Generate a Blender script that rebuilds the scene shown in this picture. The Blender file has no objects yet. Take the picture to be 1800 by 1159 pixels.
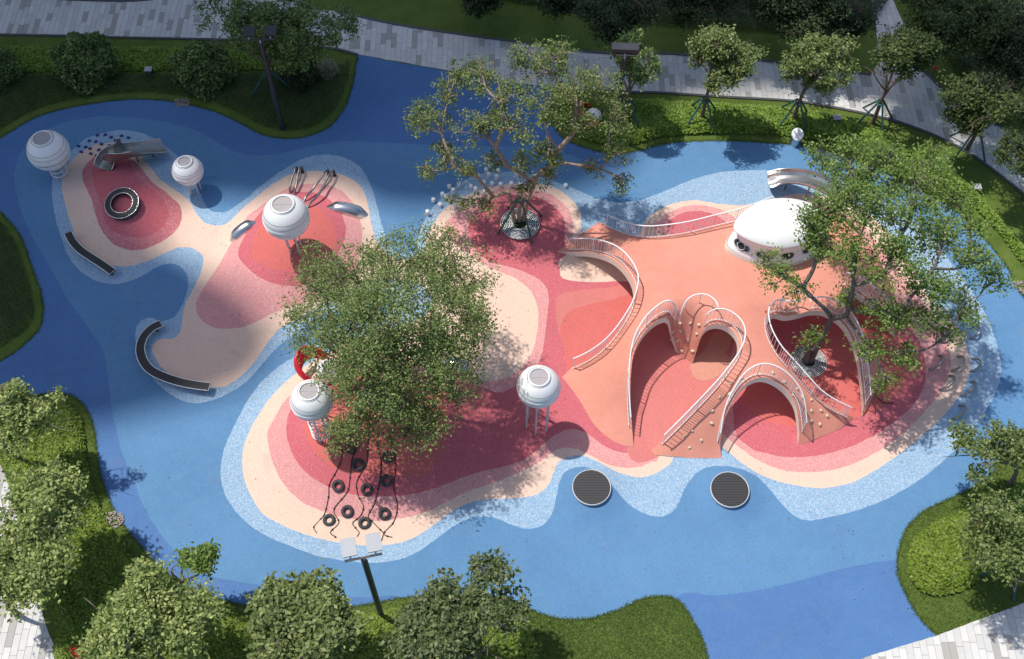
import bpy, math, random
import numpy as np
from mathutils import Vector, Matrix
from mathutils.geometry import delaunay_2d_cdt
R = math.radians
random.seed(7)
rng = np.random.default_rng(11)
S = bpy.context.scene
COL = S.collection

# ------------------------------------------------------------------ camera
FPX, PW, PH, PITCH, CAMY, CAMZ = 2000.0, 1800.0, 1159.0, R(58.0), -29.4, 47.1
cam = bpy.data.objects.new('camera', bpy.data.cameras.new('camera'))
COL.objects.link(cam)
cam.location = (0, CAMY, CAMZ)
cam.rotation_euler = (math.pi/2 - PITCH, 0, 0)
cam.data.sensor_width = 36.0
cam.data.lens = 36.0*FPX/PW
cam.data.clip_end = 600
S.camera = cam

# ------------------------------------------------------------------ light
SUN_EL, SUN_AZ = R(66.0), math.atan2(0.52, -0.86)      # direction towards the sun, azimuth measured from +x
sd = Vector((math.cos(SUN_EL)*math.cos(SUN_AZ), math.cos(SUN_EL)*math.sin(SUN_AZ), math.sin(SUN_EL)))
W = bpy.data.worlds.new('World'); S.world = W; W.use_nodes = True
wn = W.node_tree.nodes; wn.clear()
sky = wn.new('ShaderNodeTexSky'); sky.sky_type = 'NISHITA'; sky.sun_disc = False
sky.sun_elevation = SUN_EL
sky.sun_rotation = math.pi/2 - SUN_AZ
sky.air_density = 1.0; sky.dust_density = 1.6; sky.ozone_density = 1.0
bg = wn.new('ShaderNodeBackground'); bg.inputs[1].default_value = 0.15
wo = wn.new('ShaderNodeOutputWorld')
W.node_tree.links.new(sky.outputs[0], bg.inputs[0]); W.node_tree.links.new(bg.outputs[0], wo.inputs[0])
sun = bpy.data.objects.new('sun', bpy.data.lights.new('sun', 'SUN')); COL.objects.link(sun)
sun.data.energy = 4.3; sun.data.angle = R(1.0); sun.data.color = (1.0, 0.95, 0.87)
sun.rotation_euler = sd.to_track_quat('Z', 'Y').to_euler()
S.view_settings.view_transform = 'Standard'; S.view_settings.look = 'None'
S.view_settings.exposure = 0.0; S.view_settings.gamma = 1.0; S.view_settings.use_curve_mapping = False

# ------------------------------------------------------------------ measuring: photograph point -> place on the ground
SP, CP = math.sin(PITCH), math.cos(PITCH)
def at(px, py, z=0.0):
    u = px-PW/2; v = py-PH/2
    d = (u, FPX*CP - v*SP, -(FPX*SP + v*CP))
    t = (z-CAMZ)/d[2]
    return Vector((d[0]*t, CAMY+d[1]*t, z))
def proj(p):
    dx, dy, dz = p[0], p[1]-CAMY, p[2]-CAMZ
    depth = dy*CP - dz*SP
    up = dy*SP + dz*CP
    return (PW/2 + FPX*dx/depth, PH/2 - FPX*up/depth)
def scale_at(p):
    return FPX/((p[1]-CAMY)*CP - (p[2]-CAMZ)*SP)

BUMPS = []
def bump(px, py, H, rx, ry, rot=0, p=2.0):
    c = at(px, py, H*0.8); BUMPS.append((c.x, c.y, H, rx, ry, R(rot), p))
bump(222, 342, 1.15, 3.0, 4.4, 18)
bump(514, 418, 1.75, 4.3, 4.0, 0, 1.7)
bump(420, 540, 0.35, 3.2, 3.2)
bump(640, 742, 1.55, 6.2, 4.6, -4, 1.7)
bump(905, 395, 0.55, 3.4, 2.6)
bump(1040, 858, 0.42, 2.0, 1.9)
bump(1283, 862, 0.42, 2.0, 1.9)
def hgt(x, y):
    z = 0.0
    for cx, cy, H, rx, ry, rot, p in BUMPS:
        dx, dy = x-cx, y-cy
        a = (dx*math.cos(rot)+dy*math.sin(rot))/rx; b = (-dx*math.sin(rot)+dy*math.cos(rot))/ry
        d = a*a+b*b
        if d < 1: z += H*(1-d)**p
    return z
def on(px, py, dz=0.0):
    z = 0.0
    for _ in range(25):
        q = at(px, py, z); zn = hgt(q.x, q.y); z = z+0.6*(zn-z)
    q = at(px, py, z); return Vector((q.x, q.y, hgt(q.x, q.y)+dz))
def upright(base, cpx):
    """height above ground at which a point over `base` is seen at photo row cpx[1]"""
    best = min((abs(proj((base.x, base.y, z))[1]-cpx[1]), z) for z in [base.z+0.05*k for k in range(300)])
    return best[1]

# ------------------------------------------------------------------ helpers
def tag(o, label=None, cat=None, group=None, kind=None):
    if label: o['label'] = label
    if cat: o['category'] = cat
    if group: o['group'] = group
    if kind: o['kind'] = kind
    return o
def empty(name, loc, label=None, cat=None, group=None, rz=0):
    o = bpy.data.objects.new(name, None); o.empty_display_size = 0.2
    o.location = loc; o.rotation_euler = (0, 0, rz); COL.objects.link(o)
    return tag(o, label, cat, group)
def link(name, me, parent=None, mats=None):
    o = bpy.data.objects.new(name, me); COL.objects.link(o)
    if parent is not None: o.parent = parent
    if mats is not None and not me.materials:
        for m in (mats if isinstance(mats, (list, tuple)) else [mats]): me.materials.append(m)
    return o
def setmesh(name, V, F, smooth=False, mi=None):
    me = bpy.data.meshes.new(name)
    me.from_pydata([tuple(v) for v in V], [], F)
    if mi is not None: me.polygons.foreach_set('material_index', mi)
    if smooth: me.polygons.foreach_set('use_smooth', [True]*len(me.polygons))
    me.update(); return me
def quadmesh(name, V, smooth=False):
    """V: (n,4,3) array of separate quads"""
    n = len(V); me = bpy.data.meshes.new(name)
    me.vertices.add(n*4); me.vertices.foreach_set('co', np.ascontiguousarray(V, dtype=np.float32).ravel())
    me.loops.add(n*4); me.loops.foreach_set('vertex_index', np.arange(n*4, dtype=np.int32))
    me.polygons.add(n); me.polygons.foreach_set('loop_start', np.arange(0, n*4, 4, dtype=np.int32))
    me.polygons.foreach_set('loop_total', np.full(n, 4, dtype=np.int32))
    me.update(calc_edges=True); return me
class MB:
    def __init__(s): s.V = []; s.F = []; s.sm = []
    def add(s, V, F, smooth=False):
        b = len(s.V); s.V += [Vector(v) for v in V]; s.F += [[i+b for i in f] for f in F]; s.sm += [smooth]*len(F); return s
    def box(s, c, d, m=None):
        x, y, z = d[0]/2, d[1]/2, d[2]/2
        V = [Vector((sx*x, sy*y, sz*z)) for sz in (-1, 1) for sx, sy in ((-1,-1),(1,-1),(1,1),(-1,1))]
        if m is not None: V = [m @ v for v in V]
        V = [v+Vector(c) for v in V]
        return s.add(V, [(3,2,1,0),(4,5,6,7),(0,1,5,4),(1,2,6,5),(2,3,7,6),(3,0,4,7)])
    def tube(s, P, r, n=8, cap=True, closed=False):
        P = [Vector(p) for p in P]; N = len(P)
        rr = r if isinstance(r, (list, tuple)) else [r]*N
        V = []; F = []; up = Vector((0, 0, 1)); prev = None
        for i, p in enumerate(P):
            if closed: t = P[(i+1) % N]-P[i-1]
            else: t = P[min(i+1, N-1)]-P[max(i-1, 0)]
            t = t.normalized() if t.length > 1e-9 else Vector((0, 0, 1))
            if prev is None:
                a = up if abs(t.z) < 0.9 else Vector((1, 0, 0)); x = t.cross(a).normalized()
            else:
                x = prev - t*prev.dot(t); x = x.normalized() if x.length > 1e-6 else t.orthogonal().normalized()
            prev = x; y = t.cross(x)
            for k in range(n):
                a = 2*math.pi*k/n; V.append(p + x*(math.cos(a)*rr[i]) + y*(math.sin(a)*rr[i]))
        for i in range(N if closed else N-1):
            j = (i+1) % N
            for k in range(n):
                F.append((i*n+k, i*n+(k+1) % n, j*n+(k+1) % n, j*n+k))
        s.add(V, F, True)
        if cap and not closed:
            s.add(V[:n], [tuple(range(n-1, -1, -1))]); s.add(V[-n:], [tuple(range(n))])
        return s
    def lathe(s, prof, n=32, c=(0, 0, 0), sx=1.0, sy=1.0, rot=0.0, close_top=False, close_bot=False):
        V = []; F = []; ca, sa = math.cos(rot), math.sin(rot)
        for (r, z) in prof:
            for k in range(n):
                a = 2*math.pi*k/n; x, y = r*math.cos(a)*sx, r*math.sin(a)*sy
                V.append(Vector((c[0]+x*ca-y*sa, c[1]+x*sa+y*ca, c[2]+z)))
        for i in range(len(prof)-1):
            for k in range(n):
                F.append((i*n+k, i*n+(k+1) % n, (i+1)*n+(k+1) % n, (i+1)*n+k))
        s.add(V, F, True)
        if close_top: s.add(V[-n:], [tuple(range(n))])
        if close_bot: s.add(V[:n], [tuple(range(n-1, -1, -1))])
        return s
    def torus(s, c, RR, r, n=32, m=8, sx=1, sy=1, rot=0):
        prof = [(RR+r*math.cos(2*math.pi*k/m), r*math.sin(2*math.pi*k/m)) for k in range(m+1)]
        return s.lathe(prof, n, c, sx, sy, rot)
    def sweep(s, P, sect, closed=False, cap=True, sections=None):
        """sweep a section (list of (side, up)) along P keeping it upright"""
        P = [Vector(p) for p in P]; N = len(P); V = []; F = []
        for i, p in enumerate(P):
            t = (P[(i+1) % N]-P[i-1]) if closed else P[min(i+1, N-1)]-P[max(i-1, 0)]
            t.z = 0; t = t.normalized(); sd_ = Vector((-t.y, t.x, 0))
            ss = sections[i] if sections else sect
            for (a, b) in ss: V.append(p+sd_*a+Vector((0, 0, b)))
        n = len(sect)
        for i in range(N if closed else N-1):
            j = (i+1) % N
            for k in range(n): F.append((i*n+k, j*n+k, j*n+(k+1) % n, i*n+(k+1) % n))
        s.add(V, F)
        if cap and not closed: s.add(V[:n], [tuple(range(n))]); s.add(V[-n:], [tuple(range(n-1, -1, -1))])
        return s
    def mesh(s, name):
        me = bpy.data.meshes.new(name); me.from_pydata([tuple(v) for v in s.V], [], s.F)
        me.polygons.foreach_set('use_smooth', s.sm); me.update(); return me
    def build(s, name, mat, parent=None, off=None):
        if off is not None: s.V = [v-Vector(off) for v in s.V]
        return link(name, s.mesh(name), parent, mat)
def cat(P, closed=False, step=0.3, corner=()):
    """Catmull-Rom through 2D/3D points"""
    P = [Vector(p) for p in P]; N = len(P); out = []
    for i in range(N if closed else N-1):
        p1, p2 = P[i], P[(i+1) % N]
        p0 = P[i-1] if (closed or i > 0) else p1*2-p2
        p3 = P[(i+2) % N] if (closed or i+2 < N) else p2*2-p1
        if i in corner: p0 = p1*2-p2
        if (i+1) % N in corner: p3 = p2*2-p1
        k = max(1, int(math.ceil((p2-p1).length/step)))
        for j in range(k):
            t = j/k
            out.append(0.5*((2*p1)+(p2-p0)*t+(2*p0-5*p1+4*p2-p3)*t*t+(3*p1-p0-3*p2+p3)*t**3))
    if not closed: out.append(P[-1].copy())
    return out

# ------------------------------------------------------------------ materials
def nodes(name):
    m = bpy.data.materials.new(name); m.use_nodes = True
    nt = m.node_tree; b = nt.nodes['Principled BSDF']; return m, nt, b
def lk(nt, a, b): nt.links.new(a, b)
def plain(name, col, rough=0.5, metal=0.0, var=0.0, scale=3.0, bump_=0.0, spec=0.5, bscale=None):
    m, nt, b = nodes(name)
    b.inputs['Base Color'].default_value = (*col, 1); b.inputs['Roughness'].default_value = rough
    b.inputs['Metallic'].default_value = metal; b.inputs['Specular IOR Level'].default_value = spec
    if var > 0 or bump_ > 0:
        tc = nt.nodes.new('ShaderNodeTexCoord'); nz = nt.nodes.new('ShaderNodeTexNoise')
        nz.inputs['Scale'].default_value = scale; nz.inputs['Detail'].default_value = 5
        lk(nt, tc.outputs['Object'], nz.inputs['Vector'])
    if var > 0:
        mx = nt.nodes.new('ShaderNodeMix'); mx.data_type = 'RGBA'; mx.inputs[6].default_value = (*[c*(1-var) for c in col], 1)
        mx.inputs[7].default_value = (*[min(1, c*(1+var)) for c in col], 1)
        lk(nt, nz.outputs['Fac'], mx.inputs[0]); lk(nt, mx.outputs[2], b.inputs['Base Color'])
    if bump_ > 0:
        bp = nt.nodes.new('ShaderNodeBump'); bp.inputs['Strength'].default_value = bump_; bp.inputs['Distance'].default_value = 0.02
        n2 = nt.nodes.new('ShaderNodeTexNoise'); n2.inputs['Scale'].default_value = bscale or scale*8
        lk(nt, tc.outputs['Object'], n2.inputs['Vector'])
        lk(nt, n2.outputs['Fac'], bp.inputs['Height']); lk(nt, bp.outputs[0], b.inputs['Normal'])
    return m
def rubber(name, col, speck=None, amt=0.0, gran=22.0, blotch=0.07, tint=None):
    """poured granulate surfacing: granules, trowel mottling and faint dust"""
    m, nt, b = nodes(name)
    b.inputs['Roughness'].default_value = 0.82; b.inputs['Specular IOR Level'].default_value = 0.25
    tc = nt.nodes.new('ShaderNodeTexCoord')
    big = nt.nodes.new('ShaderNodeTexNoise'); big.inputs['Scale'].default_value = 0.22; big.inputs['Detail'].default_value = 6; big.inputs['Roughness'].default_value = 0.6
    mid = nt.nodes.new('ShaderNodeTexNoise'); mid.inputs['Scale'].default_value = 1.7; mid.inputs['Detail'].default_value = 5; mid.inputs['Roughness'].default_value = 0.65
    vor = nt.nodes.new('ShaderNodeTexVoronoi'); vor.inputs['Scale'].default_value = gran
    for n_ in (big, mid, vor): lk(nt, tc.outputs['Object'], n_.inputs['Vector'])
    def mix(fac, a, c, mode='MIX'):
        mx = nt.nodes.new('ShaderNodeMix'); mx.data_type = 'RGBA'; mx.blend_type = mode
        if isinstance(fac, float): mx.inputs[0].default_value = fac
        else: lk(nt, fac, mx.inputs[0])
        for i, q in ((6, a), (7, c)):
            if isinstance(q, tuple): mx.inputs[i].default_value = (*q, 1)
            else: lk(nt, q, mx.inputs[i])
        return mx.outputs[2]
    lo = tuple(c*(1-blotch*1.6) for c in col); hi = tuple(min(1, c*(1+blotch)+0.01) for c in col)
    base = mix(big.outputs['Fac'], lo, hi)
    rm = nt.nodes.new('ShaderNodeMapRange'); rm.inputs[1].default_value = 0.35; rm.inputs[2].default_value = 0.75; rm.inputs[3].default_value = 0.0; rm.inputs[4].default_value = 0.35
    lk(nt, mid.outputs['Fac'], rm.inputs[0])
    base = mix(rm.outputs[0], base, tint or tuple(c*0.85+0.03 for c in col))
    rr = nt.nodes.new('ShaderNodeSeparateColor'); lk(nt, vor.outputs['Color'], rr.inputs[0])
    if speck:
        st = nt.nodes.new('ShaderNodeMapRange'); st.inputs[1].default_value = 1-amt-0.05; st.inputs[2].default_value = 1-amt+0.05
        lk(nt, rr.outputs[0], st.inputs[0]); base = mix(st.outputs[0], base, speck)
    g2 = nt.nodes.new('ShaderNodeMapRange'); g2.inputs[3].default_value = 0.92; g2.inputs[4].default_value = 1.07
    lk(nt, rr.outputs[1], g2.inputs[0])
    sn = nt.nodes.new('ShaderNodeTexNoise'); sn.inputs['Scale'].default_value = 0.8; sn.inputs['Detail'].default_value = 9; sn.inputs['Roughness'].default_value = 0.72; sn.inputs['Distortion'].default_value = 0.6
    lk(nt, tc.outputs['Object'], sn.inputs['Vector'])
    sr = nt.nodes.new('ShaderNodeMapRange'); sr.inputs[1].default_value = 0.56; sr.inputs[2].default_value = 0.70; sr.inputs[3].default_value = 0.0; sr.inputs[4].default_value = 0.16
    lk(nt, sn.outputs['Fac'], sr.inputs[0]); base = mix(sr.outputs[0], base, (.20, .19, .18))      # dust and scuff stains
    hv = nt.nodes.new('ShaderNodeVectorMath'); hv.operation = 'SCALE'; lk(nt, base, hv.inputs[0]); lk(nt, g2.outputs[0], hv.inputs['Scale'])
    lk(nt, hv.outputs[0], b.inputs['Base Color'])
    bp = nt.nodes.new('ShaderNodeBump'); bp.inputs['Strength'].default_value = 0.25; bp.inputs['Distance'].default_value = 0.01
    lk(nt, vor.outputs['Distance'], bp.inputs['Height']); lk(nt, bp.outputs[0], b.inputs['Normal'])
    return m
def leafmat(name, c1, c2, c3, trans=0.3):
    m, nt, b = nodes(name)
    g = nt.nodes.new('ShaderNodeNewGeometry')
    cr = nt.nodes.new('ShaderNodeValToRGB'); e = cr.color_ramp.elements
    e[0].position = 0.0; e[0].color = (*c1, 1); e[1].position = 0.55; e[1].color = (*c2, 1)
    k = e.new(0.97); k.color = (*c3, 1)
    lk(nt, g.outputs['Random Per Island'], cr.inputs[0]); lk(nt, cr.outputs[0], b.inputs['Base Color'])
    b.inputs['Roughness'].default_value = 0.55; b.inputs['Specular IOR Level'].default_value = 0.35
    tr = nt.nodes.new('ShaderNodeBsdfTranslucent'); mx = nt.nodes.new('ShaderNodeMixShader'); mx.inputs[0].default_value = trans
    gm = nt.nodes.new('ShaderNodeVectorMath'); gm.operation = 'MULTIPLY'; gm.inputs[1].default_value = (1.1, 1.35, 0.5)
    lk(nt, cr.outputs[0], gm.inputs[0]); lk(nt, gm.outputs[0], tr.inputs[0])
    lk(nt, b.outputs[0], mx.inputs[1]); lk(nt, tr.outputs[0], mx.inputs[2])
    lk(nt, mx.outputs[0], nt.nodes['Material Output'].inputs[0]); return m
def grassmat(name, c1, c2, c3):
    m, nt, b = nodes(name); tc = nt.nodes.new('ShaderNodeTexCoord')
    b.inputs['Roughness'].default_value = 0.9; b.inputs['Specular IOR Level'].default_value = 0.15
    n1 = nt.nodes.new('ShaderNodeTexNoise'); n1.inputs['Scale'].default_value = 0.7; n1.inputs['Detail'].default_value = 10; n1.inputs['Roughness'].default_value = 0.7
    n2 = nt.nodes.new('ShaderNodeTexNoise'); n2.inputs['Scale'].default_value = 28; n2.inputs['Detail'].default_value = 4
    cr = nt.nodes.new('ShaderNodeValToRGB'); e = cr.color_ramp.elements
    e[0].position = 0.33; e[0].color = (*c1, 1); e[1].position = 0.72; e[1].color = (*c3, 1); k = e.new(0.5); k.color = (*c2, 1)
    ad = nt.nodes.new('ShaderNodeMath'); ad.operation = 'MULTIPLY_ADD'; ad.inputs[1].default_value = 0.45; 
    sb = nt.nodes.new('ShaderNodeMath'); sb.operation = 'MULTIPLY_ADD'; sb.inputs[1].default_value = 0.6; sb.inputs[2].default_value = 0.0
    for n_ in (n1, n2): lk(nt, tc.outputs['Object'], n_.inputs['Vector'])
    lk(nt, n1.outputs['Fac'], sb.inputs[0]); lk(nt, n2.outputs['Fac'], ad.inputs[0]); lk(nt, sb.outputs[0], ad.inputs[2])
    lk(nt, ad.outputs[0], cr.inputs[0]); lk(nt, cr.outputs[0], b.inputs['Base Color'])
    bp = nt.nodes.new('ShaderNodeBump'); bp.inputs['Strength'].default_value = 0.8; bp.inputs['Distance'].default_value = 0.05
    lk(nt, n2.outputs['Fac'], bp.inputs['Height']); lk(nt, bp.outputs[0], b.inputs['Normal']); return m
M = {}
M['deep'] = rubber('rubber_deep_blue', (.070, .165, .375), blotch=.16, tint=(.105, .215, .39))
M['mid'] = rubber('rubber_mid_blue', (.092, .220, .405), blotch=.15, tint=(.135, .27, .42))
M['sky'] = rubber('rubber_speckled_sky_blue', (.22, .36, .52), speck=(.40, .50, .60), amt=.30, gran=30, blotch=.05)
M['cream'] = rubber('rubber_cream', (.72, .52, .415), speck=(.60, .41, .32), amt=.08, gran=34, blotch=.05)
M['pale'] = rubber('rubber_pale_pink', (.62, .27, .265), speck=(.72, .42, .39), amt=.16, gran=32, blotch=.05)
M['rose'] = rubber('rubber_rose', (.52, .115, .14), speck=(.60, .20, .215), amt=.12, gran=32, blotch=.06)
M['coral'] = rubber('rubber_coral_red', (.575, .135, .12), blotch=.09)
M['orange'] = rubber('rubber_orange', (.655, .26, .19), blotch=.13, gran=40, tint=(.70, .335, .26))
M['floor'] = rubber('rubber_salmon', (.56, .172, .158), blotch=.09, tint=(.60, .22, .20))
M['tan'] = rubber('rubber_tan', (.58, .27, .20), blotch=.07)
M['lawn'] = grassmat('lawn_grass', (.050, .084, .016), (.095, .145, .028), (.15, .19, .048))
M['soil'] = plain('shrub_bed_soil', (.020, .030, .010), .95, var=.4, scale=2)
M['grout'] = plain('path_joint_sand', (.26, .25, .24), .95, var=.2, scale=6)
for i, c in enumerate([(.60, .595, .575), (.53, .525, .51), (.37, .355, .33), (.56, .55, .53)]):
    M['paver%d' % i] = plain('stone_paver_%s' % 'white pale taupe ivory'.split()[i], c, .75, var=.09, scale=2.2, bump_=.15, bscale=40)
M['kerb'] = plain('dark_granite_edging', (.075, .078, .085), .7, var=.2, scale=5)
M['white'] = plain('white_paint', (.80, .80, .80), .38, var=.03, scale=1.2)
M['shellwhite'] = plain('white_gloss_shell', (.81, .81, .805), .32, var=.05, scale=1.6)
M['greywhite'] = plain('light_grey_steel_paint', (.50, .51, .53), .4, var=.05)
M['steel'] = plain('brushed_stainless_steel', (.62, .61, .60), .26, metal=1.0, var=.08, scale=2.5)
M['tubesteel'] = plain('dull_steel_tube', (.30, .29, .285), .38, metal=.85, var=.12, scale=4)
M['fascia'] = plain('cream_fascia_concrete', (.78, .73, .62), .8, var=.08, scale=1.5, bump_=.1)
M['slat'] = plain('black_composite_slat', (.034, .034, .038), .6, var=.3, scale=6)
M['dark'] = plain('dark_grey_metal', (.035, .036, .042), .5, var=.2, scale=3)
M['grey'] = plain('grey_lamp_housing', (.36, .37, .40), .45, var=.05)
M['tyre'] = plain('tyre_rubber', (.040, .040, .042), .72, var=.3, scale=9, bump_=.3, bscale=60)
M['rope'] = plain('black_rope', (.022, .020, .020), .85, var=.3, scale=20)
M['red'] = plain('red_gloss_fibreglass', (.62, .012, .022), .28, var=.06)
M['stake'] = plain('green_timber_stake', (.022, .085, .080), .6, var=.25, scale=3)
M['bark'] = plain('tree_bark', (.135, .088, .062), .9, var=.35, scale=5, bump_=.5, bscale=22)
M['palebark'] = plain('pale_tree_bark', (.30, .22, .17), .88, var=.35, scale=5, bump_=.4, bscale=22)
M['greybark'] = plain('grey_tree_bark', (.135, .115, .10), .9, var=.35, scale=5, bump_=.5, bscale=22)
M['hold'] = plain('climbing_hold_resin', (.62, .52, .36), .6, var=.15)
M['stud'] = plain('navy_stud', (.028, .045, .20), .5, var=.1)
M['stump'] = plain('white_stump_resin', (.70, .71, .72), .55, var=.06)
M['glassdark'] = plain('dark_window_glass', (.02, .02, .025), .08, spec=.8)
M['shade_caster'] = plain('shade_tower_facade', (.66, .63, .59), .8, var=.08, scale=.2)  # pale so the added unseen towers bounce light into their shade
L = {}
L['olive'] = leafmat('leaf_olive', (0.06, 0.0938, 0.0225), (0.1313, 0.1837, 0.0488), (0.3, 0.3375, 0.1313), .28)
L['fine'] = leafmat('leaf_fine_green', (0.0737, 0.1199, 0.0341), (0.1621, 0.2259, 0.0681), (0.3194, 0.3689, 0.1417), .30)
L['fresh'] = leafmat('leaf_fresh_green', (0.069, 0.1276, 0.021), (0.1424, 0.225, 0.045), (0.285, 0.36, 0.105), .32)
L['grey'] = leafmat('leaf_grey_green', (0.092, 0.1363, 0.0369), (0.2185, 0.2747, 0.0849), (0.4602, 0.5054, 0.184), .25)
L['soft'] = leafmat('leaf_soft_green', (0.0862, 0.1242, 0.0374), (0.1725, 0.2185, 0.0726), (0.3105, 0.3565, 0.143), .3)
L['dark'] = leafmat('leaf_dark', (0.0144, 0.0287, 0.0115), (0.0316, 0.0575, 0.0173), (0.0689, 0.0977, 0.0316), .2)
L['bushy'] = leafmat('leaf_bush', (0.0454, 0.0907, 0.0259), (0.1102, 0.1814, 0.0486), (0.2754, 0.3402, 0.1134), .25)
L['lime'] = leafmat('leaf_lime_hedge', (0.0845, 0.142, 0.0143), (0.1755, 0.2532, 0.025), (0.286, 0.3582, 0.0626), .3)
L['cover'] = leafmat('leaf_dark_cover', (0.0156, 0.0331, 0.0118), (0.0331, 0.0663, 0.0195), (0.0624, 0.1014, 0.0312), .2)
L['pale'] = leafmat('leaf_variegated', (.10, .11, .07), (.26, .26, .20), (.45, .44, .36), .2)
L['mossy'] = leafmat('leaf_moss_cover', (0.0874, 0.1716, 0.0218), (0.1872, 0.2964, 0.0374), (0.312, 0.4212, 0.078), .3)
# ------------------------------------------------------------------ the ground, one partition of surfacing, lawn and path
RUB = [(-170,330),(-60,270),(0,243),(60,208),(120,190),(200,177),(270,175),(330,184),(380,197),(420,215),(460,236),(500,244),(540,240),(580,222),(605,190),(618,155),(626,115),(630,96),
 (700,110),(785,125),(860,140),(975,154),(968,185),(972,215),(990,243),(1035,262),(1080,271),(1120,266),(1170,253),(1240,248),(1330,250),(1400,256),(1450,265),(1500,282),(1560,305),(1620,335),(1680,372),(1730,420),(1770,470),(1790,510),(1830,560),(1880,600),
 (1880,700),(1800,757),(1760,800),(1740,835),(1700,862),(1650,885),(1615,905),(1590,935),(1578,975),(1578,1010),(1592,1045),(1615,1085),(1645,1118),(1510,1159),(1380,1200),(1262,1232),
 (1252,1190),(1245,1159),(1235,1125),(1215,1085),(1195,1058),(1170,1048),(1130,1052),(1080,1075),(1030,1088),(980,1087),(940,1075),(900,1056),(850,1046),(780,1046),(705,1052),(660,1060),(605,1068),(540,1070),(480,1070),(441,1066),(409,1060),(356,1042),(322,1028),(290,1005),(265,982),(245,957),(213,918),(192,879),(178,836),(171,793),(166,757),(156,726),(135,701),(107,691),(64,695),(20,712),(-40,745),(-170,800),(-200,720),(-100,680),(-40,655),(0,635),(36,612),(68,580),(76,548),(71,512),(53,459),(36,416),(11,384),(-20,362),(-90,350)]
RUBC = [i for i, p in enumerate(RUB) if p in [(630,96),(975,154),(1880,600),(1880,700),(1645,1118),(1262,1232),(-170,800),(-170,330)]]
MIDB = [(25,306),(36,270),(60,242),(107,217),(171,206),(231,207),(302,217),(356,235),(391,256),(427,271),(480,272),(533,261),(587,250),(640,249),(729,254),(820,256),(900,258),(970,262),(1040,285),(1110,290),(1200,200),(1900,160),(1950,900),(1700,960),(1575,983),(1480,1000),(1400,1022),(1320,1040),(1250,1047),(1195,1045),(1140,1100),(900,1140),(790,1090),(707,1050),(650,1050),(583,1049),(540,1042),(476,1031),(420,1023),(370,1012),(335,992),(306,967),(277,932),(249,882),(228,829),(213,793),(203,747),(196,718),(185,630),(167,594),(142,558),(117,523),(96,484),(78,452),(60,423),(39,377),(28,335)]
SKYB = [(91,335),(94,306),(107,284),(131,260),(153,243),(185,233),(213,229),(245,233),(274,245),(297,262),(322,285),(345,325),(359,356),(373,372),(395,373),(409,366),(434,348),(462,324),(498,299),(533,279),(569,272),(601,276),(626,288),(643,308),(655,335),(664,368),(672,400),(684,428),(700,446),(717,446),(728,438),(735,420),(740,400),(747,387),(758,368),(775,350),(795,332),(817,317),(837,308),(858,304),(878,302),(903,302),(928,305),(953,312),(978,321),(1007,331),(1053,350),(1088,356),(1124,352),(1156,341),(1196,324),(1231,311),(1267,303),(1302,300),(1345,299),(1400,302),(1460,314),(1520,335),(1575,365),(1626,403),(1650,432),(1676,468),(1700,499),(1728,545),(1747,589),(1757,625),(1760,650),(1756,675),(1744,703),(1725,734),(1697,772),(1663,806),(1626,837),(1582,865),(1536,887),(1489,902),(1442,913),(1420,915),(1402,910),(1383,896),(1364,874),(1346,852),(1324,834),(1296,823),(1271,819),(1247,821),(1228,829),(1211,847),(1200,866),(1192,887),(1181,901),(1163,908),(1144,907),(1122,898),(1100,882),(1082,860),(1063,842),(1044,827),(1025,821),(1006,823),(992,831),(984,847),(979,869),(972,898),(960,918),(946,927),(924,930),(900,923),(871,911),(846,908),(818,914),(793,928),(764,950),(729,973),(700,984),(668,989),(633,989),(587,983),(544,973),(508,959),(480,948),(441,925),(412,896),(395,868),(388,839),(389,811),(398,779),(418,736),(437,701),(462,669),(491,644),(526,622),(570,598),(620,575),(670,558),(694,546),(702,532),(692,519),(660,520),(610,538),(560,562),(512,592),(494,605),(473,626),(452,651),(427,676),(391,697),(356,708),(331,708),(306,697),(281,679),(260,654),(245,626),(238,594),(240,576),(249,564),(263,559),(284,564),(302,560),(316,544),(327,519),(331,494),(325,477),(309,465),(292,464),(270,473),(242,489),(213,498),(192,499),(167,493),(142,477),(121,452),(107,416),(96,377)]
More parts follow.
